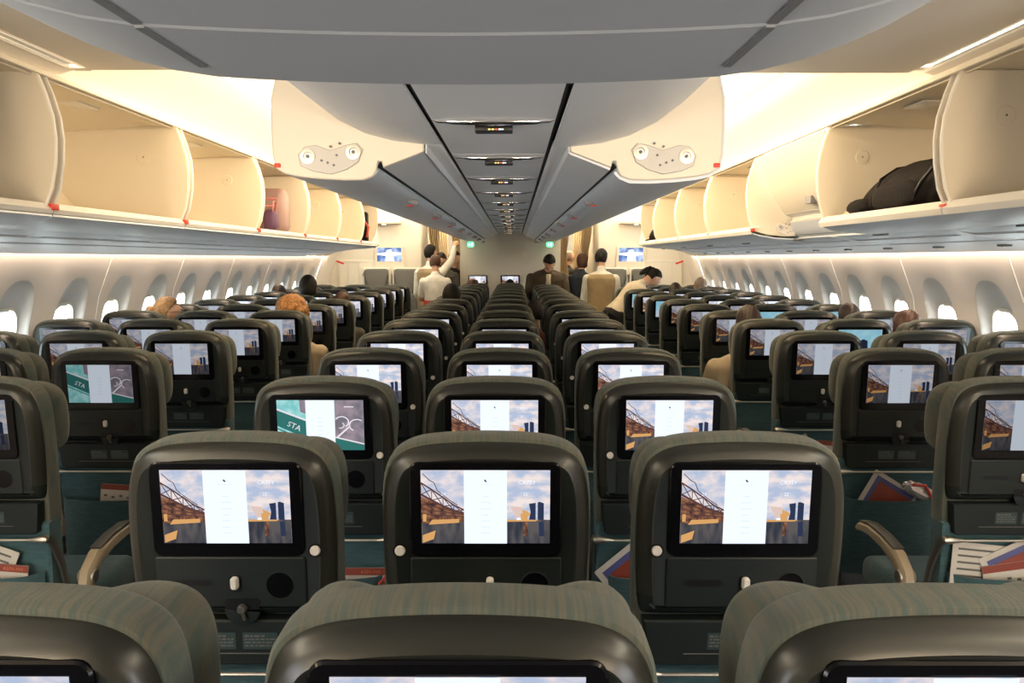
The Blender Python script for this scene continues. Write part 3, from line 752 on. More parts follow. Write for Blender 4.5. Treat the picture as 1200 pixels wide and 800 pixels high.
def make_seat():
    t = thing('economy_seat', '', 'seat')
    bm = NB(); slab(bm, FAB, [(.014, .028), (.004, .031), (0, .042), (0, .085), (.006, .10), (.03, .112)], shear=SH); finish(bm, 'backrest', 'seat_fabric', t)
    bm = NB(); slab(bm, SHELL, [(0, .030), (.001, .022), (.006, .010), (.016, .002), (.028, -.003), (.031, -.002)], mi=0, shear=SH, capmi=0)
    for f in bm.faces:
        if len(f.verts) == 4 and f.calc_center_median().z > .875: f.material_index = 1
    finish(bm, 'back_shell', ['shell_plastic', 'rim_plastic'], t)
    bm = NB()                                                 # headrest with forward-curving wings
    n = len(HEAD); R = []
    P = HEAD; c0 = (0, 1.06)
    for sc, d in ((.93, .085), (.985, .092), (1.0, .105), (1.0, .128), (.98, .145), (.90, .150)):
        R.append([bm.verts.new((c0[0]+(x-c0[0])*sc, d+sy(z)+.05*max(0, abs(x)-.11)/.1*(1 if d > .1 else .4), c0[1]+(z-c0[1])*sc)) for x, z in P])
    for A, B in zip(R, R[1:]):
        for k in range(n): bm.faces.new((A[k], A[(k+1) % n], B[(k+1) % n], B[k]))
    bm.faces.new(R[0]); bm.faces.new(R[-1])
    h = finish(bm, 'headrest', 'seat_fabric', t, sharp=1.2)
    bm = NB(); sheet(bm, [(.04, 1.194), (.042, 1.20)], 0, .01, .001)
    bm.free(); bm = NB()                                      # linen strip folded over the headrest
    G = []
    for yy, zz in ((.100, 1.130), (.101, 1.164), (.106, 1.172), (.132, 1.172), (.152, 1.155), (.156, 1.06)):
        G.append([bm.verts.new((x, yy+sy(zz), zz+(.002 if abs(x) < .1 else 0))) for x in (-.125, -.06, 0, .06, .125)])
    for A, B in zip(G, G[1:]):
        for k in range(4): bm.faces.new((A[k], A[k+1], B[k+1], B[k]))
    finish(bm, 'linen_cover', 'beige_cloth', h)
    bm = NB(); slab(bm, rrect(0, 1.060, .298, .194, .018), [(.003, -.0075), (0, -.005), (0, .004)], shear=SH); z = finish(bm, 'screen_bezel', 'gloss_black', t)
    d = bpy.data.objects.new('display', DISP['a']); C.objects.link(d); d.parent = t; d.location = (0, -.0085+.0002, 1.067); d.rotation_euler = (math.atan(SH), 0, 0)
    bm = NB(); slab(bm, rrect(0, .908, .300, .106, .006), [(.003, -.0055), (0, -.004), (0, .004)], shear=SH); pn = finish(bm, 'lower_panel', 'shell_plastic', t)
    bm = NB(); slab(bm, rrect(-.075, .907, .074, .013, .006), [(0, -.0060), (.002, -.0058), (.003, -.003)], shear=SH, caps=(1, 0)); finish(bm, 'slot', 'black_plastic', pn)
    bm = NB(); slab(bm, rrect(.008, .906, .026, .036, .009), [(.0, -.0062), (0, -.004)], shear=SH, mi=1); slab(bm, rrect(.008, .908, .015, .026, .006), [(.003, -.018), (0, -.014), (0, -.004)], shear=SH); finish(bm, 'coat_hook', ['off_white', 'black_plastic'], pn)
    bm = NB(); slab(bm, circle(.097, .902, .030, 24), [(0, -.0052), (0.001, -.0066), (.003, -.0066)], shear=SH, caps=(0, 0)); slab(bm, circle(.097, .902, .0275, 24), [(0, -.0060), (0, -.004)], shear=SH, mi=1); finish(bm, 'cup_ring', ['shell_plastic', 'gloss_black'], pn)
    bm = NB(); slab(bm, rrect(.02, .862, .070, .024, .008), [(0, -.0063), (0, -.003)], shear=SH, mi=1)
    slab(bm, circle(.02, .852, .036, 16, PI, 2*PI), [(.0, -.0062), (.001, -.009), (.005, -.0095)], shear=SH, mi=0)
    slab(bm, circle(.02, .853, .010, 10), [(.003, -.018), (0, -.014), (0, -.004)], shear=SH, mi=2); tube(bm, [(.02, -.014+sy(.85), .853), (.026, -.014+sy(.83), .832)], .004, 6, mi=2)
    finish(bm, 'tray_latch', ['tray_plastic', 'black_plastic', 'arm_dark'], t)
    TR = mirror([(0, .728), (.170, .728), (.181, .735), (.187, .78), (.191, .826), (0, .826)])
    bm = NB(); slab(bm, TR, [(.004, -.005), (0, -.001), (0, .03)], shear=SH); tr = finish(bm, 'tray_table', 'tray_plastic', t)
    bm = NB()
    for x0, x1 in ((-.062, .002), (.016, .086)):
        slab(bm, rrect((x0+x1)/2, .782, x1-x0, .036, .002), [(0, -.0058), (0, -.004)], shear=SH)
        for j, z_ in enumerate((.793, .786, .779, .772)):
            x = x0+.004; i = j
            while x < x1-.006-(.02 if j == 0 else 0):
                L = (.009, .005, .012, .007)[i % 4]; L = min(L, x1-.004-x); i += 1
                box(bm, (x+L/2, -.0063+sy(z_), z_), (L, .0008, .003 if j else .0042), 0, 1); x += L+.0025
    box(bm, (0, -.0060+sy(.755), .755), (.22, .0012, .002), 0, 1)
    finish(bm, 'placard', ['placard_grey', 'print_grey'], tr)
    bm = NB(); tube(bm, [(-.19, .006, .716), (.19, .006, .716)], .0042, 8)
    for q in (-1, 1): tube(bm, [(q*.155, .006, .716), (q*.175, .006, .717), (q*.20, .006, .718), (q*.214, .008, .716)], [.004, .007, .012, .010], 10)
    finish(bm, 'tray_bar', 'satin_metal', t)
    for q in (-1, 1):
        bm = NB(); ribbon_bar(bm, [(q*.213, .008, .722), (q*.216, .03, .705), (q*.219, .07, .62), (q*.220, .10, .50)], .012, [.02, .03, .026, .02]); finish(bm, 'tray_arm', 'arm_dark', t)
    LB = mirror([(0, .34), (.18, .34), (.198, .37), (.204, .55), (.206, .76), (0, .76)])
    bm = NB(); slab(bm, LB, [(.012, .020), (.003, .024), (0, .032), (0, .085), (.02, .10)], shear=.05); finish(bm, 'lower_back', 'teal_fabric', t)
    bm = NB()                                                 # literature pocket, bulging towards the row behind
    n = 12; G = []
    for r in range(9):
        v = r/8; z_ = .30+.31*v
        G.append([bm.verts.new((-.188+.376*i/n, .030-(.022+.045*v)*(math.sin(PI*i/n)**.35 if 0 < i < n else 0), z_-.012*math.cos(PI*(i/n-.5))*v*0)) for i in range(n+1)])
    G.append([bm.verts.new((v.co.x*.985, v.co.y+.006, v.co.z-.001)) for v in G[-1]]); G.append([bm.verts.new((v.co.x*.97, min(v.co.y+.01, .034), v.co.z-.05)) for v in G[-1]])
    for A, B in zip(G, G[1:]):
        for k in range(n): bm.faces.new((A[k], A[k+1], B[k+1], B[k]))
    finish(bm, 'literature_pocket', 'teal_fabric', t, sharp=1.5)
    bm = NB(); box(bm, (0, .345, .415), (.43, .46, .11), .035, seg=3); finish(bm, 'seat_cushion', 'teal_fabric', t)
    bm = NB(); box(bm, (0, .30, .33), (.47, .44, .045), .01); finish(bm, 'seat_frame', 'arm_dark', t)
    for q in (-1, 1):
        bm = NB(); ribbon_bar(bm, [(q*.17, .12, .32), (q*.17, .09, .16), (q*.17, .06, .0)], .035, .05); finish(bm, 'leg', 'arm_dark', t)
    return t
def armrest(parent, x):
    bm = NB(); ribbon_bar(bm, [(x, .125, .42), (x, .130, .50), (x, .150, .555), (x, .20, .592), (x, .29, .612), (x, .40, .618), (x, .47, .606), (x, .485, .595)], .042, [.05, .055, .06, .052, .044, .038, .03, .02])
    a = finish(bm, 'armrest', 'arm_beige', parent)
    bm = NB(); ribbon_bar(bm, [(x, .20, .621), (x, .29, .636), (x, .40, .640), (x, .465, .628)], .036, [.006, .010, .010, .005]); finish(bm, 'arm_pad', 'arm_dark', a)
    bm = NB(); slab(bm, circle(.150, .548, .022, 14), [(.002, x-.026), (0, x-.024), (0, x+.024), (.002, x+.026)], axis='x'); finish(bm, 'pivot', 'satin_metal', a)
    return a
def chaikin(o, it=2):
    for _ in range(it):
        q = []
        for i, p in enumerate(o):
            a = o[(i+1) % len(o)]; q += [(p[0]*.75+a[0]*.25, p[1]*.75+a[1]*.25), (p[0]*.25+a[0]*.75, p[1]*.25+a[1]*.75)]
        o = q
    return o
SHELL, FAB, HEAD = chaikin(SHELL), chaikin(FAB), chaikin(HEAD)
proto = make_seat()
_al = armrest(proto, -.254); _ar = armrest(proto, .254); _ar['side'] = 1
def make_btn():
    bm = NB(); slab(bm, circle(0, 0, .0105, 16), [(.002, -.009), (0, -.006), (0, .004)]); slab(bm, circle(0, 0, .0145, 16), [(0, -.0036), (0, .004)], mi=1)
    return finish(bm, 'headphone_jack', ['off_white', 'black_plastic'])
btn = make_btn(); BTN = btn.data; bpy.data.objects.remove(btn)
FARSKIP = {'placard', 'slot', 'cup_ring', 'tray_latch', 'linen_cover', 'leg', 'tray_arm', 'lower_panel', 'pivot', 'arm_pad', 'literature_pocket'}
def seat(x, y, label, group, side, row, disp, jack, last_col):
    far = row >= 8
    o = copy_tree(proto, skip=FARSKIP if far else ())
    o.location = (x, y, 0)
    tag(o, label, 'seat', group)
    for ch in list(o.children):
        nm = ch.name.split('.')[0]
        if nm == 'display': ch.data = DISP[disp]
        if nm == 'armrest' and 'side' in ch.keys() and not last_col:
            for g2 in list(ch.children): bpy.data.objects.remove(g2)
            bpy.data.objects.remove(ch)
    if jack:
        b = bpy.data.objects.new('headphone_jack', BTN); C.objects.link(b); b.parent = o; b.location = (jack*.170, sy(.975)-.001, .975)
    return o
jobs = []
COLS = {-1: 'left column', 0: 'middle column', 1: 'right column'}
for k in range(0, 15):
    for c in (-1, 0, 1):
        disp = 'a'
        if c == -1 and k == 2: disp = 'b'
        desc = 'dark economy seat with lit screen'
        if k == 0: desc = 'grey-green economy seat, top only in view'
        lab = '%s, centre block %s, %s' % (desc, COLS[c], 'bottom edge row' if k == 0 else ORD[k]+' row from camera')
        if disp == 'b': lab = 'dark economy seat whose screen shows a teal picture, centre block left column'
        jobs.append((c*.508, row_y(k), lab, 'seats in the centre block', 0, k, disp, 1 if c == -1 else -1, c == 1))
for s in (-1, 1):
    sd = 'left' if s < 0 else 'right'
    for j, (xx, nm) in enumerate(((1.55, 'aisle'), (2.058, 'middle'), (2.566-.02, 'window'))):
        for k in range(2, 14):
            if (k == 2 and j > 0) or (k == 3 and j > 1): continue
            disp = 'a_dim' if k < 9 else 'a'
            if s < 0 and j == 0 and k == 3: disp = 'b_dim'
            if s > 0 and (j, k) in ((1, 5), (1, 7), (0, 9), (0, 11), (2, 7)): disp = 'c_dim'
            lab = 'dark economy seat with lit screen, %s block %s column, %s row from the camera' % (sd, nm, ORD[k])
            if disp == 'b_dim': lab = 'dark economy seat whose screen shows a teal picture, left block by the aisle'
            if disp == 'c_dim': lab = 'dark economy seat with plain blue screen, right block %s column, %s row' % (nm, ORD[k])
            jack = (-1 if (j > 0 or k == 3) else 0) if s < 0 else (1 if j > 0 else 0)
            jobs.append((s*xx, row_y(k), lab, 'seats in the %s block' % sd, s, k, disp, jack, (j == 0 if s < 0 else j == 2)))
for a in jobs: seat(*a) if a[5] < 8 else None
for a in jobs:
    if a[5] >= 8: seat(*a)

def drop(o):
    for c in list(o.children): drop(c)
    bpy.data.objects.remove(o)
drop(proto)
for o in [q for q in C.objects if q.name.startswith('bulkhead_monitor')]:
    d = bpy.data.objects.new('display', DISP['a']); C.objects.link(d); d.parent = o; d.location = (0, -.0175, 0)
# ------------------------------------------------------------------ things in the seat pockets
def card(x, y, z, w_, h_, roll, label, kind, lean=.1):
    """sheet of paper standing in a pocket, facing the camera; origin at its centre"""
    names = dict(card='safety_card', mag='magazine', wrap='wrapped_headset', sheet='menu_sheet')
    t = thing(names[kind], label, {'card': 'card', 'mag': 'magazine', 'wrap': 'headset', 'sheet': 'leaflet'}[kind], (x, y, z))
    t.rotation_euler = (-lean, roll, 0)
    bm = NB(); slab(bm, rrect(0, 0, w_, h_, .004, 3), [(0, -.0015), (0, .0015)])
    if kind == 'card':
        finish(bm, 'sheet', 'paper', t)
        bm = NB(); flat(bm, [(-w_/2, h_/2-.022), (w_/2, h_/2-.022), (w_/2, h_/2), (-w_/2, h_/2)], -.0022, 0); text_mesh(bm, 'A350-900', w_/2-.045, h_/2-.017, .015, -.0028, 1); finish(bm, 'red_header', ['paper_red', 'paper_orange'], t)
        bm = NB()
        for i in range(7): box(bm, (-w_/2+.02+i*(w_-.04)/6, -.002, h_/2-.045-.006*(i % 2)), (.012, .0008, .008), 0)
        finish(bm, 'pictograms', 'print_grey', t)
    elif kind == 'mag':
        finish(bm, 'cover', 'paper', t)
        bm = NB(); flat(bm, [(-w_/2+.018, -h_/2), (w_/2-.012, -h_/2), (w_/2-.012, h_/2-.016), (-w_/2+.018, h_/2-.016)], -.0022, 0); flat(bm, [(-w_/2+.036, -h_/2), (w_/2-.012, -h_/2), (w_/2-.012, h_/2-.034), (-w_/2+.036, h_/2-.034)], -.0028, 1); finish(bm, 'cover_picture', ['paper_blue', 'paper_red'], t)
    elif kind == 'sheet':
        finish(bm, 'sheet', 'paper', t)
        bm = NB()
        for i in range(6): box(bm, (0, -.002, h_/2-.02-i*.02), (w_*.8, .0008, .006))
        finish(bm, 'stripes', 'print_grey', t)
    else:
        bm.free(); bm = NB(); bmesh.ops.create_icosphere(bm, subdivisions=3, radius=.5)
        for v in bm.verts:
            r = random.uniform(.85, 1.1); v.co = Vector((v.co.x*w_*r, v.co.y*.03*r, v.co.z*h_*r))
        finish(bm, 'bag', 'foil', t, sharp=.3)
        bm = NB(); tube(bm, [(-w_*.3, -.018, .01), (0, -.02, .03), (w_*.3, -.018, 0), (w_*.42, -.018, -.02)], .006, 6); finish(bm, 'cord', 'strap_red', t)
    return t
def pk(seatx, k, dx, z, w_, h_, roll, label, kind, dy=0): return card(seatx+dx, row_y(k)+.003+dy, z, w_, h_, roll, label, kind)
pk(1.55, 2, -.10, .620, .17, .16, .10, 'pale striped menu sheet in the pocket of the nearest right block aisle seat', 'sheet', .016)
pk(1.55, 2, .0, .615, .15, .16, -.45, 'magazine with blue edge behind the safety card, nearest right block aisle seat', 'mag', .010)
pk(1.55, 2, .015, .590, .21, .12, -.14, 'white safety card with red header in nearest right block aisle seat pocket', 'card', .002)
pk(1.55, 3, -.02, .610, .20, .15, .55, 'magazine with blue and red cover leaning in right block aisle seat pocket', 'mag', .004)
pk(1.55, 3, .10, .640, .15, .06, .45, 'clear wrapped headset with red cord above the leaning magazine', 'wrap', -.004)
pk(-1.55, 2, .0, .630, .20, .16, .35, 'white leaflet in the pocket of the nearest left block aisle seat', 'sheet', .012)
pk(-1.55, 2, .03, .600, .24, .09, .08, 'safety card with red header in nearest left block aisle seat pocket', 'card', .003)
pk(-1.55, 3, .08, .595, .22, .13, .06, 'safety card in the pocket under the teal screened aisle seat', 'card', .005)
pk(-1.55, 4, .10, .600, .2, .14, .02, 'safety card in the fourth row left block aisle seat pocket', 'card', .005)
pk(-.508, 2, .10, .585, .16, .09, .0, 'small safety card peeking out behind the nearest left centre seat', 'card', .004)
pk(-.508, 2, .20-.02, .580, .05, .04, .0, 'shiny wrapped headset beside the small safety card', 'wrap', -.006)
pk(.508, 2, -.12, .615, .14, .12, -.7, 'magazine leaning in the centre right column pocket, second row', 'mag', .004)
pk(1.55, 4, -.10, .60, .16, .14, -.5, 'magazine in the fourth row right block aisle seat pocket', 'mag', .004)
pk(1.55, 4, .06, .60, .14, .12, .1, 'safety card in the fourth row right block aisle seat pocket', 'card', .002)

# ------------------------------------------------------------------ luggage in the bins
def blob(bm, c, s, sub=3, rough=.0, power=2.6, mi=0, rot=None):
    r = bmesh.ops.create_icosphere(bm, subdivisions=sub, radius=1); vs = r['verts']
    for v in vs:
        d = v.co.copy(); k = (abs(d.x)**power+abs(d.y)**power+abs(d.z)**power)**(-1/power); v.co = d*k*(1+random.uniform(-rough, rough))
    bmesh.ops.scale(bm, vec=s, verts=vs)
    if rot is not None: bmesh.ops.transform(bm, matrix=rot, verts=vs)
    bmesh.ops.translate(bm, vec=c, verts=vs)
    for f in {f for v in vs for f in v.link_faces}: f.material_index = mi
t = thing('backpack', 'bulky black backpack lying in the open bin on the right', 'backpack', (1.865, 3.52, H(.19)))
bm = NB()
def packsurf(px, py, pz):
    yy = py*.52; zz = (pz+1)/2*(.225-.13*max(0, py)**2.2-.02*max(0, -py)**2)*(1-.25*abs(px)**4)
    wr = .005*math.sin(yy*31+px*9)+.004*math.sin(yy*57+zz*60)
    return Vector((px*.20+wr, yy+wr, max(0, zz+wr*.7)))
r = bmesh.ops.create_icosphere(bm, subdivisions=5, radius=1)
for v in r['verts']:
    d = v.co.copy(); k = (abs(d.x)**3+abs(d.y)**3+abs(d.z)**3)**(-1/3); v.co = packsurf(*(d*k))
finish(bm, 'main_body', 'bag_black', t, sharp=1.5)
bm = NB(); blob(bm, (-.18, .0, .075), (.04, .22, .06), 4, .01, 3); finish(bm, 'front_pocket', 'bag_black', t, sharp=1.5)
bm = NB(); blob(bm, (-.16, .38, .045), (.06, .13, .045), 4, .03, 2.4); finish(bm, 'side_pocket', 'bag_black', t, sharp=1.5)
for a0 in (-.35, .25):
    bm = NB(); pts = []
    for q in range(9):
        an = q/8*PI; px, pz = -math.cos(an*.6)*1.0, math.sin(an*.6)*1.6-.8; kk = (abs(px)**3+abs(a0)**3+abs(pz)**3)**(-1/3)
        pts.append(packsurf(px*kk, a0*kk, pz*kk)+Vector((-.004, 0, .003)))
    tube(bm, pts, .008, 6); finish(bm, 'strap', 'black_plastic', t)
bm = NB(); tube(bm, [(-.05, -.36, .205), (-.09, -.28, .232), (-.10, -.18, .235), (-.08, -.10, .215)], .008, 8); finish(bm, 'handle', 'satin_metal', t)
bm = NB(); blob(bm, (-.205, .46, .022), (.012, .05, .014), 2, .05); finish(bm, 'lining', 'beige_cloth', t)
t = thing('suitcase', 'pinkish brown hard suitcase in the open left bin, third from the camera', 'suitcase', (-1.86, 6.28, H(.19)))
bm = NB(); box(bm, (0, 0, .17), (.40, .20, .33), .05, seg=3); finish(bm, 'shell', 'bag_pink', t)
bm = NB()
for i in range(4): box(bm, (0, -.104, .09+i*.055), (.30, .01, .014), .004)
finish(bm, 'ribs', 'pink_print', t)
bm = NB(); box(bm, (.10, -.115, .15), (.06, .03, .05), .01); finish(bm, 'lock', 'black_plastic', t)
t = thing('shoulder_bag', 'small dark purple bag beside the pink suitcase in the left bin', 'bag', (-1.72, 6.05, H(.195)))
bm = NB(); blob(bm, (0, 0, .08), (.05, .07, .08), 3, .02, 3); finish(bm, 'bag_body', 'bag_purple', t, sharp=1.5)
bm = NB(); tube(bm, [(.02, -.06, .08), (.03, -.03, .22), (.03, .03, .22), (.02, .06, .08)], .006, 6); finish(bm, 'strap', 'pink_print', t)
t = thing('shoulder_bag', 'narrow dark bag with red strap in the last left bin', 'bag', (-1.80, 9.78, H(.19)))
bm = NB(); box(bm, (0, 0, .18), (.26, .14, .36), .03, seg=3); finish(bm, 'bag_body', 'bag_black', t)
bm = NB(); tube(bm, [(.10, -.08, .25), (.15, -.085, .18), (.13, -.08, .06)], .014, 6); finish(bm, 'strap', 'strap_red', t)
bm = NB(); tube(bm, [(.02, -.075, .30), (.06, -.09, .20), (.05, -.085, .05)], .008, 6); finish(bm, 'zip', 'satin_metal', t)
t = thing('shoulder_bag', 'dark pointed bag on the shelf of the last right bin', 'bag', (1.74, 9.72, H(.19)))
bm = NB()
r = bmesh.ops.create_icosphere(bm, subdivisions=3, radius=1)
for v in r['verts']: q = (v.co.z+1)/2; v.co = Vector((v.co.x*.13*(1-.75*q), v.co.y*.14*(1-.6*q), q*.20))
finish(bm, 'bag_body', 'bag_black', t, sharp=1.5)
bm = NB(); blob(bm, (-.08, -.03, .02), (.06, .05, .02), 2, .05); finish(bm, 'flap', 'bag_black', t)

# ------------------------------------------------------------------ people
def capsule(bm, a, ra, b, rb, n=12):
    a, b = Vector(a), Vector(b); d = b-a; L = d.length
    if L < 1e-5: return
    t = d/L; u = t.orthogonal().normalized(); v = t.cross(u); rings = []
    prof = [(-ra*math.cos(q), ra*math.sin(q)) for q in (0.35, .8, 1.25, 1.57)]+[(L+rb*math.cos(q), rb*math.sin(q)) for q in (1.57, 1.25, .8, .35)]
    for h_, r in prof: rings.append([bm.verts.new(a+t*h_+(u*math.cos(2*PI*k/n)+v*math.sin(2*PI*k/n))*r) for k in range(n)])
    for A, B in zip(rings, rings[1:]):
        for k in range(n): bm.faces.new((A[k], A[(k+1) % n], B[(k+1) % n], B[k]))
    bm.faces.new(rings[0][::-1]); bm.faces.new(rings[-1])
def loft(bm, secs, n=18):
    """secs: (centre, x-axis half width, half depth, side vector, front vector)"""
    rings = []
    for c, hx, hy, X, Y in secs:
        c = Vector(c); rings.append([bm.verts.new(c+X*hx*abs(math.cos(q))**.85*(1 if math.cos(q) > 0 else -1)+Y*hy*abs(math.sin(q))**.85*(1 if math.sin(q) > 0 else -1)) for q in [2*PI*k/n for k in range(n)]])
    for A, B in zip(rings, rings[1:]):
        for k in range(n): bm.faces.new((A[k], A[(k+1) % n], B[(k+1) % n], B[k]))
    bm.faces.new(rings[0][::-1]); bm.faces.new(rings[-1])
def solidify_mesh(bm, name, m, parent, voxel, smooth=4):
    me = bpy.data.meshes.new(name); bmesh.ops.recalc_face_normals(bm, faces=bm.faces); bm.to_mesh(me); bm.free()
    o = bpy.data.objects.new(name, me); C.objects.link(o)
    r = o.modifiers.new('r', 'REMESH'); r.mode = 'VOXEL'; r.voxel_size = voxel
    sm = o.modifiers.new('s', 'SMOOTH'); sm.iterations = smooth; sm.factor = .5
    dg = bpy.context.evaluated_depsgraph_get(); me2 = bpy.data.meshes.new_from_object(o.evaluated_get(dg))
    o.modifiers.clear(); o.data = me2; me2.name = name
    me2.materials.clear(); me2.materials.append(M[m])
    for p in me2.polygons: p.use_smooth = True
    o.parent = parent
    return o
def rotm(ax, a): return Matrix.Rotation(a, 3, ax)
def person(loc, yaw, label, top, top_m='white_shirt', legs_m='black_cloth', hair_m='hair_black', skin='skin', h=1.70, lean=0.0, nod=0.0, turn=0.0, tilt=0.0, seated=False, arms=((.15, .2), (.15, .2)),
           hair='short', sleeves='long', vest=None, skirt=False, wide=1.0, glasses=False, voxel=.011, group=None, side=0.0, collar=None, detail=True):
    """loc: floor point between the feet (or under the hips); local +y is where the person faces.
    arms: per side (raise forward, bend) in radians, or a hand target point in local coordinates"""
    k = h/1.70
    t = thing('person', label, 'person', loc, yaw, group)
    X, Y, Z = Vector((1, 0, 0)), Vector((0, 1, 0)), Vector((0, 0, 1))
    hipz = (.50 if seated else .90*k)
    R = rotm('X', -lean) @ rotm('Y', side)
    pel = Vector((0, 0, hipz))
    def T(x, y, z): return pel+R @ Vector((x*k, y*k, z*k))
    Xs, Ys = R @ X, R @ Y
    neck0, neck1 = T(0, .0, .49), T(0, .02, .60)
    Rh = R @ rotm('Z', turn) @ rotm('X', -nod) @ rotm('Y', tilt)
    hc = neck1+(R @ rotm('X', -nod*.6)) @ Vector((0, .025, .095))*k
    HR = (.074*k, .094*k, .112*k)
    secs = [((0, 0, -.08), .155, .105), ((0, 0, .0), .165, .115), ((0, .0, .10), .145, .10), ((0, .0, .20), .14, .10), ((0, .0, .32), .165, .11), ((0, -.005, .42), .175, .105), ((0, -.005, .475), .13, .08), ((0, 0, .51), .065, .06)]
    def torso(bm, inf, lo=0, hi=8):
        loft(bm, [(T(*c), (a*wide+inf)*k, (b_+inf)*k, Xs, Ys) for c, a, b_ in secs[lo:hi]])
    joints = []
    for q, arm in zip((-1, 1), arms):
        sh = T(q*.172*wide, -.005, .412)
        L1, L2 = .285*k, .255*k
        if len(arm) == 3:
            tgt = Vector(arm)
            dv = tgt-sh; D = min(dv.length, L1+L2-.005); dn = dv.normalized()
            a_ = (L1*L1-L2*L2+D*D)/(2*D); hh = math.sqrt(max(0, L1*L1-a_*a_))
            pole = (Vector((q*.6, -.4, -1))); pole = (pole-dn*pole.dot(dn)).normalized()
            el = sh+dn*a_+pole*hh; wr = sh+dn*D
        else:
            rs, bd = arm
            d1 = R @ Vector((q*.16, math.sin(rs), -math.cos(rs))); d1.normalize(); el = sh+d1*L1
            d2 = R @ Vector((-q*.05, math.sin(rs+bd), -math.cos(rs+bd))); d2.normalize(); wr = el+d2*L2
        joints.append((sh, el, wr))
    legs = []
    for q in (-1, 1):
        hp = Vector((q*.09*k, 0, hipz-.02))
        if seated: kn = Vector((q*.11, .42, .50)); an = Vector((q*.11, .44, .09))
        else: kn = Vector((q*.10*k, .02, .48*k)); an = Vector((q*.10*k, -.02, .08))
        legs.append((hp, kn, an))
    bm = NB(); torso(bm, 0); capsule(bm, neck0, .055*k, neck1+Rh @ Vector((0, 0, .02)), .05*k)
    # head: skull, jaw, nose, ears
    def head_ell(c, s, sub=3):
        r = bmesh.ops.create_icosphere(bm, subdivisions=sub, radius=1)
        for v in r['verts']:
            d = v.co; w_ = 1-.28*max(0, -d.z)**1.3
            v.co = hc+Rh @ (Vector(c)*k+Vector((d.x*s[0]*w_, d.y*s[1]*(w_ if d.y < 0 else 1-.1*max(0, -d.z)), d.z*s[2]))*k)
    head_ell((0, 0, 0), (.075, .095, .112)); head_ell((0, .030, -.065), (.045, .055, .045), 2); head_ell((0, .098, -.012), (.013, .020, .024), 2); head_ell((0, .095, .028), (.05, .012, .012), 2)
    for q in (-1, 1): head_ell((q*.076, -.005, -.008), (.012, .02, .032), 2)
    for (sh, el, wr), q in zip(joints, (-1, 1)):
        capsule(bm, sh, .052*k, el, .040*k); capsule(bm, el, .041*k, wr, .028*k)
        d2 = (wr-el).normalized(); fr = Y if abs(d2.y) < .8 else Z
        px = d2.cross(fr).normalized(); 
        palm = wr+d2*.05*k; capsule(bm, wr, .026*k, wr+d2*.075*k+px*.015*k, .022*k); capsule(bm, wr, .026*k, wr+d2*.075*k-px*.015*k, .022*k)
        nz = px.cross(d2).normalized()
        for j, (off, ln_) in enumerate(((-.032, .062), (-.011, .075), (.011, .070), (.032, .055))):
            b0 = wr+d2*.085*k+px*off*k; b1 = b0+d2*ln_*.55*k+nz*.01*k; b2_ = b1+(d2*.7+nz*.7)*ln_*.5*k
            capsule(bm, b0, .0095*k, b1, .009*k, 8); capsule(bm, b1, .009*k, b2_, .0075*k, 8)
        th0 = wr+d2*.025*k-px*.028*k*q; th1 = th0+(d2*.6-px*q*.7)*.04*k; th2 = th1+(d2*.9+nz*.3)*.035*k
        capsule(bm, th0, .013*k, th1, .011*k, 8); capsule(bm, th1, .011*k, th2, .009*k, 8)
    for hp, kn, an in legs:
        capsule(bm, hp, .085*k, kn, .055*k); capsule(bm, kn, .055*k, an, .036*k); capsule(bm, an, .036*k, an+Vector((0, .14, -.045)), .032)
    body = solidify_mesh(bm, 'body', skin, t, voxel, 3)
    def put(bm, c, s, sub=2, power=2.0, mi=0):
        r = bmesh.ops.create_icosphere(bm, subdivisions=sub, radius=1)
        for v in r['verts']: v.co = hc+Rh @ (Vector(c)*k+Vector((v.co.x*s[0], v.co.y*s[1], v.co.z*s[2]))*k)
        for f in {f for v in r['verts'] for f in v.link_faces}: f.material_index = mi
    bm = NB()
    for q in (-1, 1):
        put(bm, (q*.031, .087, .012), (.013, .008, .008), mi=0); put(bm, (q*.031, .0925, .012), (.0065, .005, .0065), mi=1); put(bm, (q*.031, .094, .030), (.02, .006, .004), mi=1)
    finish(bm, 'eyes', ['off_white', 'hair_black'], t)
    bm = NB(); put(bm, (0, .092, -.052), (.024, .008, .007)); finish(bm, 'mouth', 'lip', t)
    # hair
    bm = NB(); r = bmesh.ops.create_icosphere(bm, subdivisions=5, radius=1)
    big = {'short': 1.0, 'long': 1.06, 'curly': 1.42, 'pony': 1.02, 'bun': 1.02, 'bob': 1.12, 'balding': .99}[hair]
    for v in r['verts']:
        d = v.co.copy(); s_ = Vector((.084*big, .104*big, .119*(1+(big-1)*.55)))
        line = (.30 if hair != 'balding' else .95)+.0*d.x
        face = d.y > .02 and d.z < (.1+.6*min(1, d.y/.6) if hair != 'balding' else .9)
        lowback = -.66 if hair in ('short', 'balding') else -.6
        k2 = 1+(.022 if hair != 'curly' else .06)*math.sin(d.x*23+d.z*17)*math.sin(d.y*19+d.z*11)+.014*math.sin(math.atan2(d.x, -d.y)*34+d.z*5)*max(0, 1-abs(d.z))
        if hair == 'balding' and d.z > .72: k2 = .80
        if face or (d.z < lowback and hair in ('short', 'balding', 'bun', 'pony')): k2 = .80
        elif d.y > -.05 and d.z < -.05 and hair in ('short', 'balding', 'pony', 'bun'): k2 = .80
        p = Vector((d.x*s_.x, d.y*s_.y-.006, d.z*s_.z+.006))*k2
        if hair in ('long', 'bob') and d.z < 0 and not face: p.z -= (.12 if hair == 'long' else .03)*(-d.z); p.x *= 1-.10*(-d.z)
        v.co = hc+Rh @ (p*k)
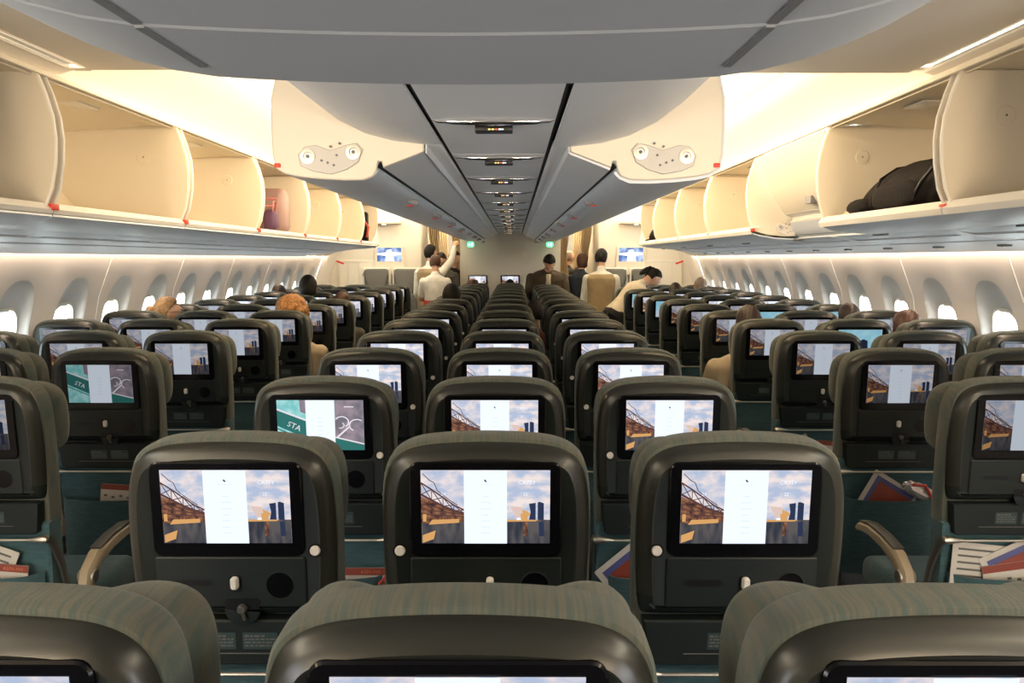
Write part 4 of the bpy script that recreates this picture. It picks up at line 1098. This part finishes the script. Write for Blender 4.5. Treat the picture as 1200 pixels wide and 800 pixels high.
    if hair == 'pony':
        put(bm, (0, -.115, .02), (.03, .04, .035), 3); put(bm, (0, -.135, -.06), (.034, .035, .085), 3)
        put(bm, (0, -.09, .05), (.04, .03, .03), 3)
    if hair == 'bun': put(bm, (0, -.125, .015), (.045, .038, .045), 3)
    if hair == 'curly':
        for i in range(60):
            a = random.uniform(0, 2*PI); e = random.uniform(-.5, 1.4); c = Vector((math.cos(a)*math.cos(e)*.10, math.sin(a)*math.cos(e)*.125-.02, math.sin(e)*.115+.01))
            if c.y > .05 and c.z < .05: continue
            put(bm, c, (.032, .032, .030), 2)
    hr = finish(bm, 'hair', hair_m, t, sharp=3)
    if glasses:
        bm = NB()
        for q in (-1, 1):
            tube(bm, [hc+Rh @ (Vector((q*.032+.021*math.cos(a), .108, .010+.018*math.sin(a)))*k) for a in [2*PI*i/12 for i in range(13)]], .002, 5)
            tube(bm, [hc+Rh @ (Vector((q*.053, .106, .014))*k), hc+Rh @ (Vector((q*.08, .0, .012))*k)], .0018, 5)
        finish(bm, 'glasses', 'black_plastic', t)
    # clothes
    inf = .014
    bm = NB(); torso(bm, inf, 0 if not skirt else 2, 8)
    capsule(bm, T(0, -.005, .45), .085*k, T(0, 0, .515), .066*k)
    for (sh, el, wr), q in zip(joints, (-1, 1)):
        capsule(bm, sh, .062*k, sh+(el-sh)*.98, .052*k)
        if sleeves == 'long': capsule(bm, el, .054*k, el+(wr-el)*.93, .040*k)
    if sleeves == 'short':
        bm.free(); bm = NB(); torso(bm, inf, 0 if not skirt else 2, 8); capsule(bm, T(0, -.005, .45), .085*k, T(0, 0, .515), .066*k)
        for (sh, el, wr), q in zip(joints, (-1, 1)): capsule(bm, sh, .064*k, sh+(el-sh)*.72, .060*k)
    solidify_mesh(bm, top, top_m, t, voxel*1.05, 3)
    if vest:
        bm = NB(); loft(bm, [(T(c[0], c[1], c[2]), (a*wide*(1.0 if i < 4 else .95)+.026)*k, (b_+.028)*k, Xs, Ys) for i, (c, a, b_) in enumerate(secs[0:7])])
        solidify_mesh(bm, 'vest', vest, t, voxel*1.05, 3)
        bm = NB(); capsule(bm, T(0, 0, .50), .070*k, T(0, .005, .54), .062*k); solidify_mesh(bm, 'collar', 'white_shirt', t, .01, 2)
    if collar:
        bm = NB(); loft(bm, [(T(0, .075, -.02), .085*k, .055*k, Xs, Ys), (T(0, .08, .2), .07*k, .05*k, Xs, Ys), (T(0, .075, .40), .055*k, .05*k, Xs, Ys), (T(0, .05, .50), .045*k, .04*k, Xs, Ys)]); solidify_mesh(bm, 'inner_shirt', collar, t, .012, 2)
    bm = NB()
    if skirt:
        loft(bm, [((0, 0, .50*k), .20*k, .15*k, X, Y), ((0, 0, .70*k), .195*k, .15*k, X, Y), ((0, 0, .86*k), .185*k, .135*k, X, Y), (T(0, 0, .04), .182*k, .135*k, Xs, Ys), (T(0, 0, .15), .160*k, .118*k, Xs, Ys)])
        solidify_mesh(bm, 'skirt', legs_m, t, voxel*1.1, 3)
    else:
        loft(bm, [(T(*c), (a+.018)*k, (b_+.018)*k, Xs, Ys) for c, a, b_ in secs[:2]])
        for hp, kn, an in legs: capsule(bm, hp, .102*k, kn, .072*k); capsule(bm, kn, .072*k, an+Vector((0, 0, .02)), .058*k)
        solidify_mesh(bm, 'trousers', legs_m, t, voxel*1.1, 3)
    bm = NB()
    for hp, kn, an in legs: blob(bm, an+Vector((0, .06, -.04)), (.046, .135, .04), 3, 0, 2.6)
    finish(bm, 'shoes', 'black_plastic', t)
    return t
AFT = 0            # local +y = world +y (facing away from the camera)
# standing crew and passengers in the aisles
person((-1.02, 11.25, 0), .05, 'person in white tee and red skirt standing in the left aisle, back turned', 'shirt', 'white_shirt', 'red_skirt', 'hair_redbrown', h=1.60, skirt=True, sleeves='short', arms=((.45, 1.0), (.35, .9)), nod=.35, turn=-.1, hair='short')
person((-1.16, 11.93, 0), -.25, 'person in white shirt and tan vest standing behind the white tee, arm raised', 'shirt', 'white_shirt', 'black_cloth', 'hair_black', h=1.74, vest='tan_vest', arms=((.15, .5), (.25, .38, 1.72)), turn=-.5)
person((-.98, 12.75, 0), PI-.3, 'person with dark hair in grey top, head bowed, behind the white tee', 'shirt', 'grey_knit', 'black_cloth', 'hair_brown', h=1.68, lean=.25, nod=.4, arms=((.4, 1.2), (.4, 1.2)), hair='short')
person((-1.03, 14.6, 0), -.6, 'person in pale yellow-green shirt half hidden in the left aisle', 'shirt', 'green_shirt', 'black_cloth', 'hair_black', h=1.60, arms=((.5, 1.2), (.4, .9)))
person((-.93, 13.42, 0), PI+.5, 'person in black suit standing against the bulkhead edge, left aisle', 'jacket', 'black_cloth', 'black_cloth', 'hair_black', h=1.66, nod=.3, turn=.4, hair='bob')
person((.50, 11.48, 0), PI+.1, 'person in open brown jacket leaning over the seats, head bowed', 'jacket', 'brown_jacket', 'black_cloth', 'hair_black', h=1.72, lean=.42, nod=.75, collar='cream_knit', wide=1.32, arms=((.55, .9), (.50, .8)))
person((1.10, 12.7, 0), -.35, 'person with red-brown hair in dark navy top standing in right aisle', 'top', 'navy_knit', 'black_cloth', 'hair_redbrown', h=1.62, nod=.25, arms=((.5, 1.3), (.5, 1.3)), hair='bob', wide=.95)
person((.98, 14.2, 0), -1.0, 'person in black jacket with grey hair reaching up in right aisle', 'jacket', 'black_cloth', 'black_cloth', 'hair_grey', h=1.68, arms=((.3, .4), (.16, .42, 1.62)), hair='balding', collar='red_skirt')
person((1.20, 10.75, 0), -.12, 'person in white shirt and tan vest standing in right aisle, back turned', 'shirt', 'white_shirt', 'black_cloth', 'hair_black', h=1.67, vest='tan_vest', turn=-.35, nod=.15, arms=((.15, .4), (.30, .55)), wide=1.08)
person((1.30, 10.05, 0), -1.25, 'person in cream sweater with black ponytail bending over right seats', 'sweater', 'cream_knit', 'black_cloth', 'hair_black', h=1.66, lean=.78, nod=.25, hair='pony', arms=((.6, .7), (.6, .7)))
# seated passengers
def sit(x, k, label, dy=.17, dz=0, yaw=0.0, **kw):
    kw.setdefault('voxel', .014); z = kw.pop('z', 1.25)
    h = (z-.50)/(.60+.095+.119)*1.70
    o = person((x, row_y(k)+.10+dy, 0), yaw, label, kw.pop('top', 'shirt'), seated=True, h=h, arms=kw.pop('arms', ((.5, 1.0), (.5, 1.0))), **kw)
    return o
sit(-2.46, 6, 'seated person with light brown hair and glasses looking aside, left windows', top='jacket', top_m='teal_shirt', hair_m='hair_blonde', z=1.275, yaw=-1.15, glasses=True, hair='bun', dy=.22, arms=((.3, 1.0), (.3, 1.0)), wide=.9)
sit(-1.52, 6, 'seated person with big curly ginger hair in beige coat, left aisle seat', top='coat', top_m='beige_coat', hair_m='hair_ginger', z=1.27, hair='curly', dy=.16, wide=1.25)
sit(-2.02, 9, 'seated person with dark hair rising high, left middle seat', top_m='grey_knit', hair_m='hair_black', z=1.385, dy=.25, skin='skin_dark')
sit(-1.50, 8, 'seated person with reddish hair barely visible, left aisle seat', top_m='grey_knit', hair_m='hair_redbrown', z=1.25)
sit(-2.52, 10, 'seated person with brown hair just above a left window seat', top_m='grey_knit', hair_m='hair_brown', z=1.27)
sit(-.508, 8, 'seated person with black hair in the centre block left column', top_m='black_cloth', hair_m='hair_black', z=1.325, dy=.20)
sit(-.508, 13, 'seated person with brown close-cropped head near the bulkhead', top_m='cream_knit', hair_m='hair_redbrown', skin='skin_dark', z=1.29, hair='balding')
sit(-.27, 12, 'seated person in cream top leaning between centre seats near the bulkhead', top_m='cream_knit', hair_m='hair_brown', z=1.18, side=.3)
sit(.0, 14, 'seated person with black hair before the middle bulkhead screen', top_m='grey_knit', hair_m='hair_black', z=1.245, voxel=.02)
sit(.25, 7, 'seated person in pink shirt leaning between centre and right columns', top_m='pink_shirt', hair_m='hair_black', z=1.225, side=-.05, dy=.1, nod=.2, wide=1.25)
sit(1.50, 5, 'seated person with dark brown hair in beige coat, right aisle seat', top='coat', top_m='beige_coat', hair_m='hair_brown', z=1.265, dy=.17, wide=1.28)
sit(2.44, 5, 'seated person with red-brown hair tilting between right seats', top_m='navy_knit', hair_m='hair_redbrown', z=1.23, side=.05, hair='bob')
sit(2.44, 6, 'seated person with brown hair low above a right window seat', top_m='grey_knit', hair_m='hair_brown', z=1.235)
sit(2.46, 12, 'seated person with short hair by the far right windows', top_m='grey_knit', hair_m='hair_grey', z=1.31, hair='short')
sit(1.98, 11, 'seated person with dark brown hair below the cream sweater', top_m='grey_knit', hair_m='hair_brown', z=1.265)
tag(bpy.data.objects[[o.name for o in C.objects if o.name.startswith('ceiling_spot')][0]])
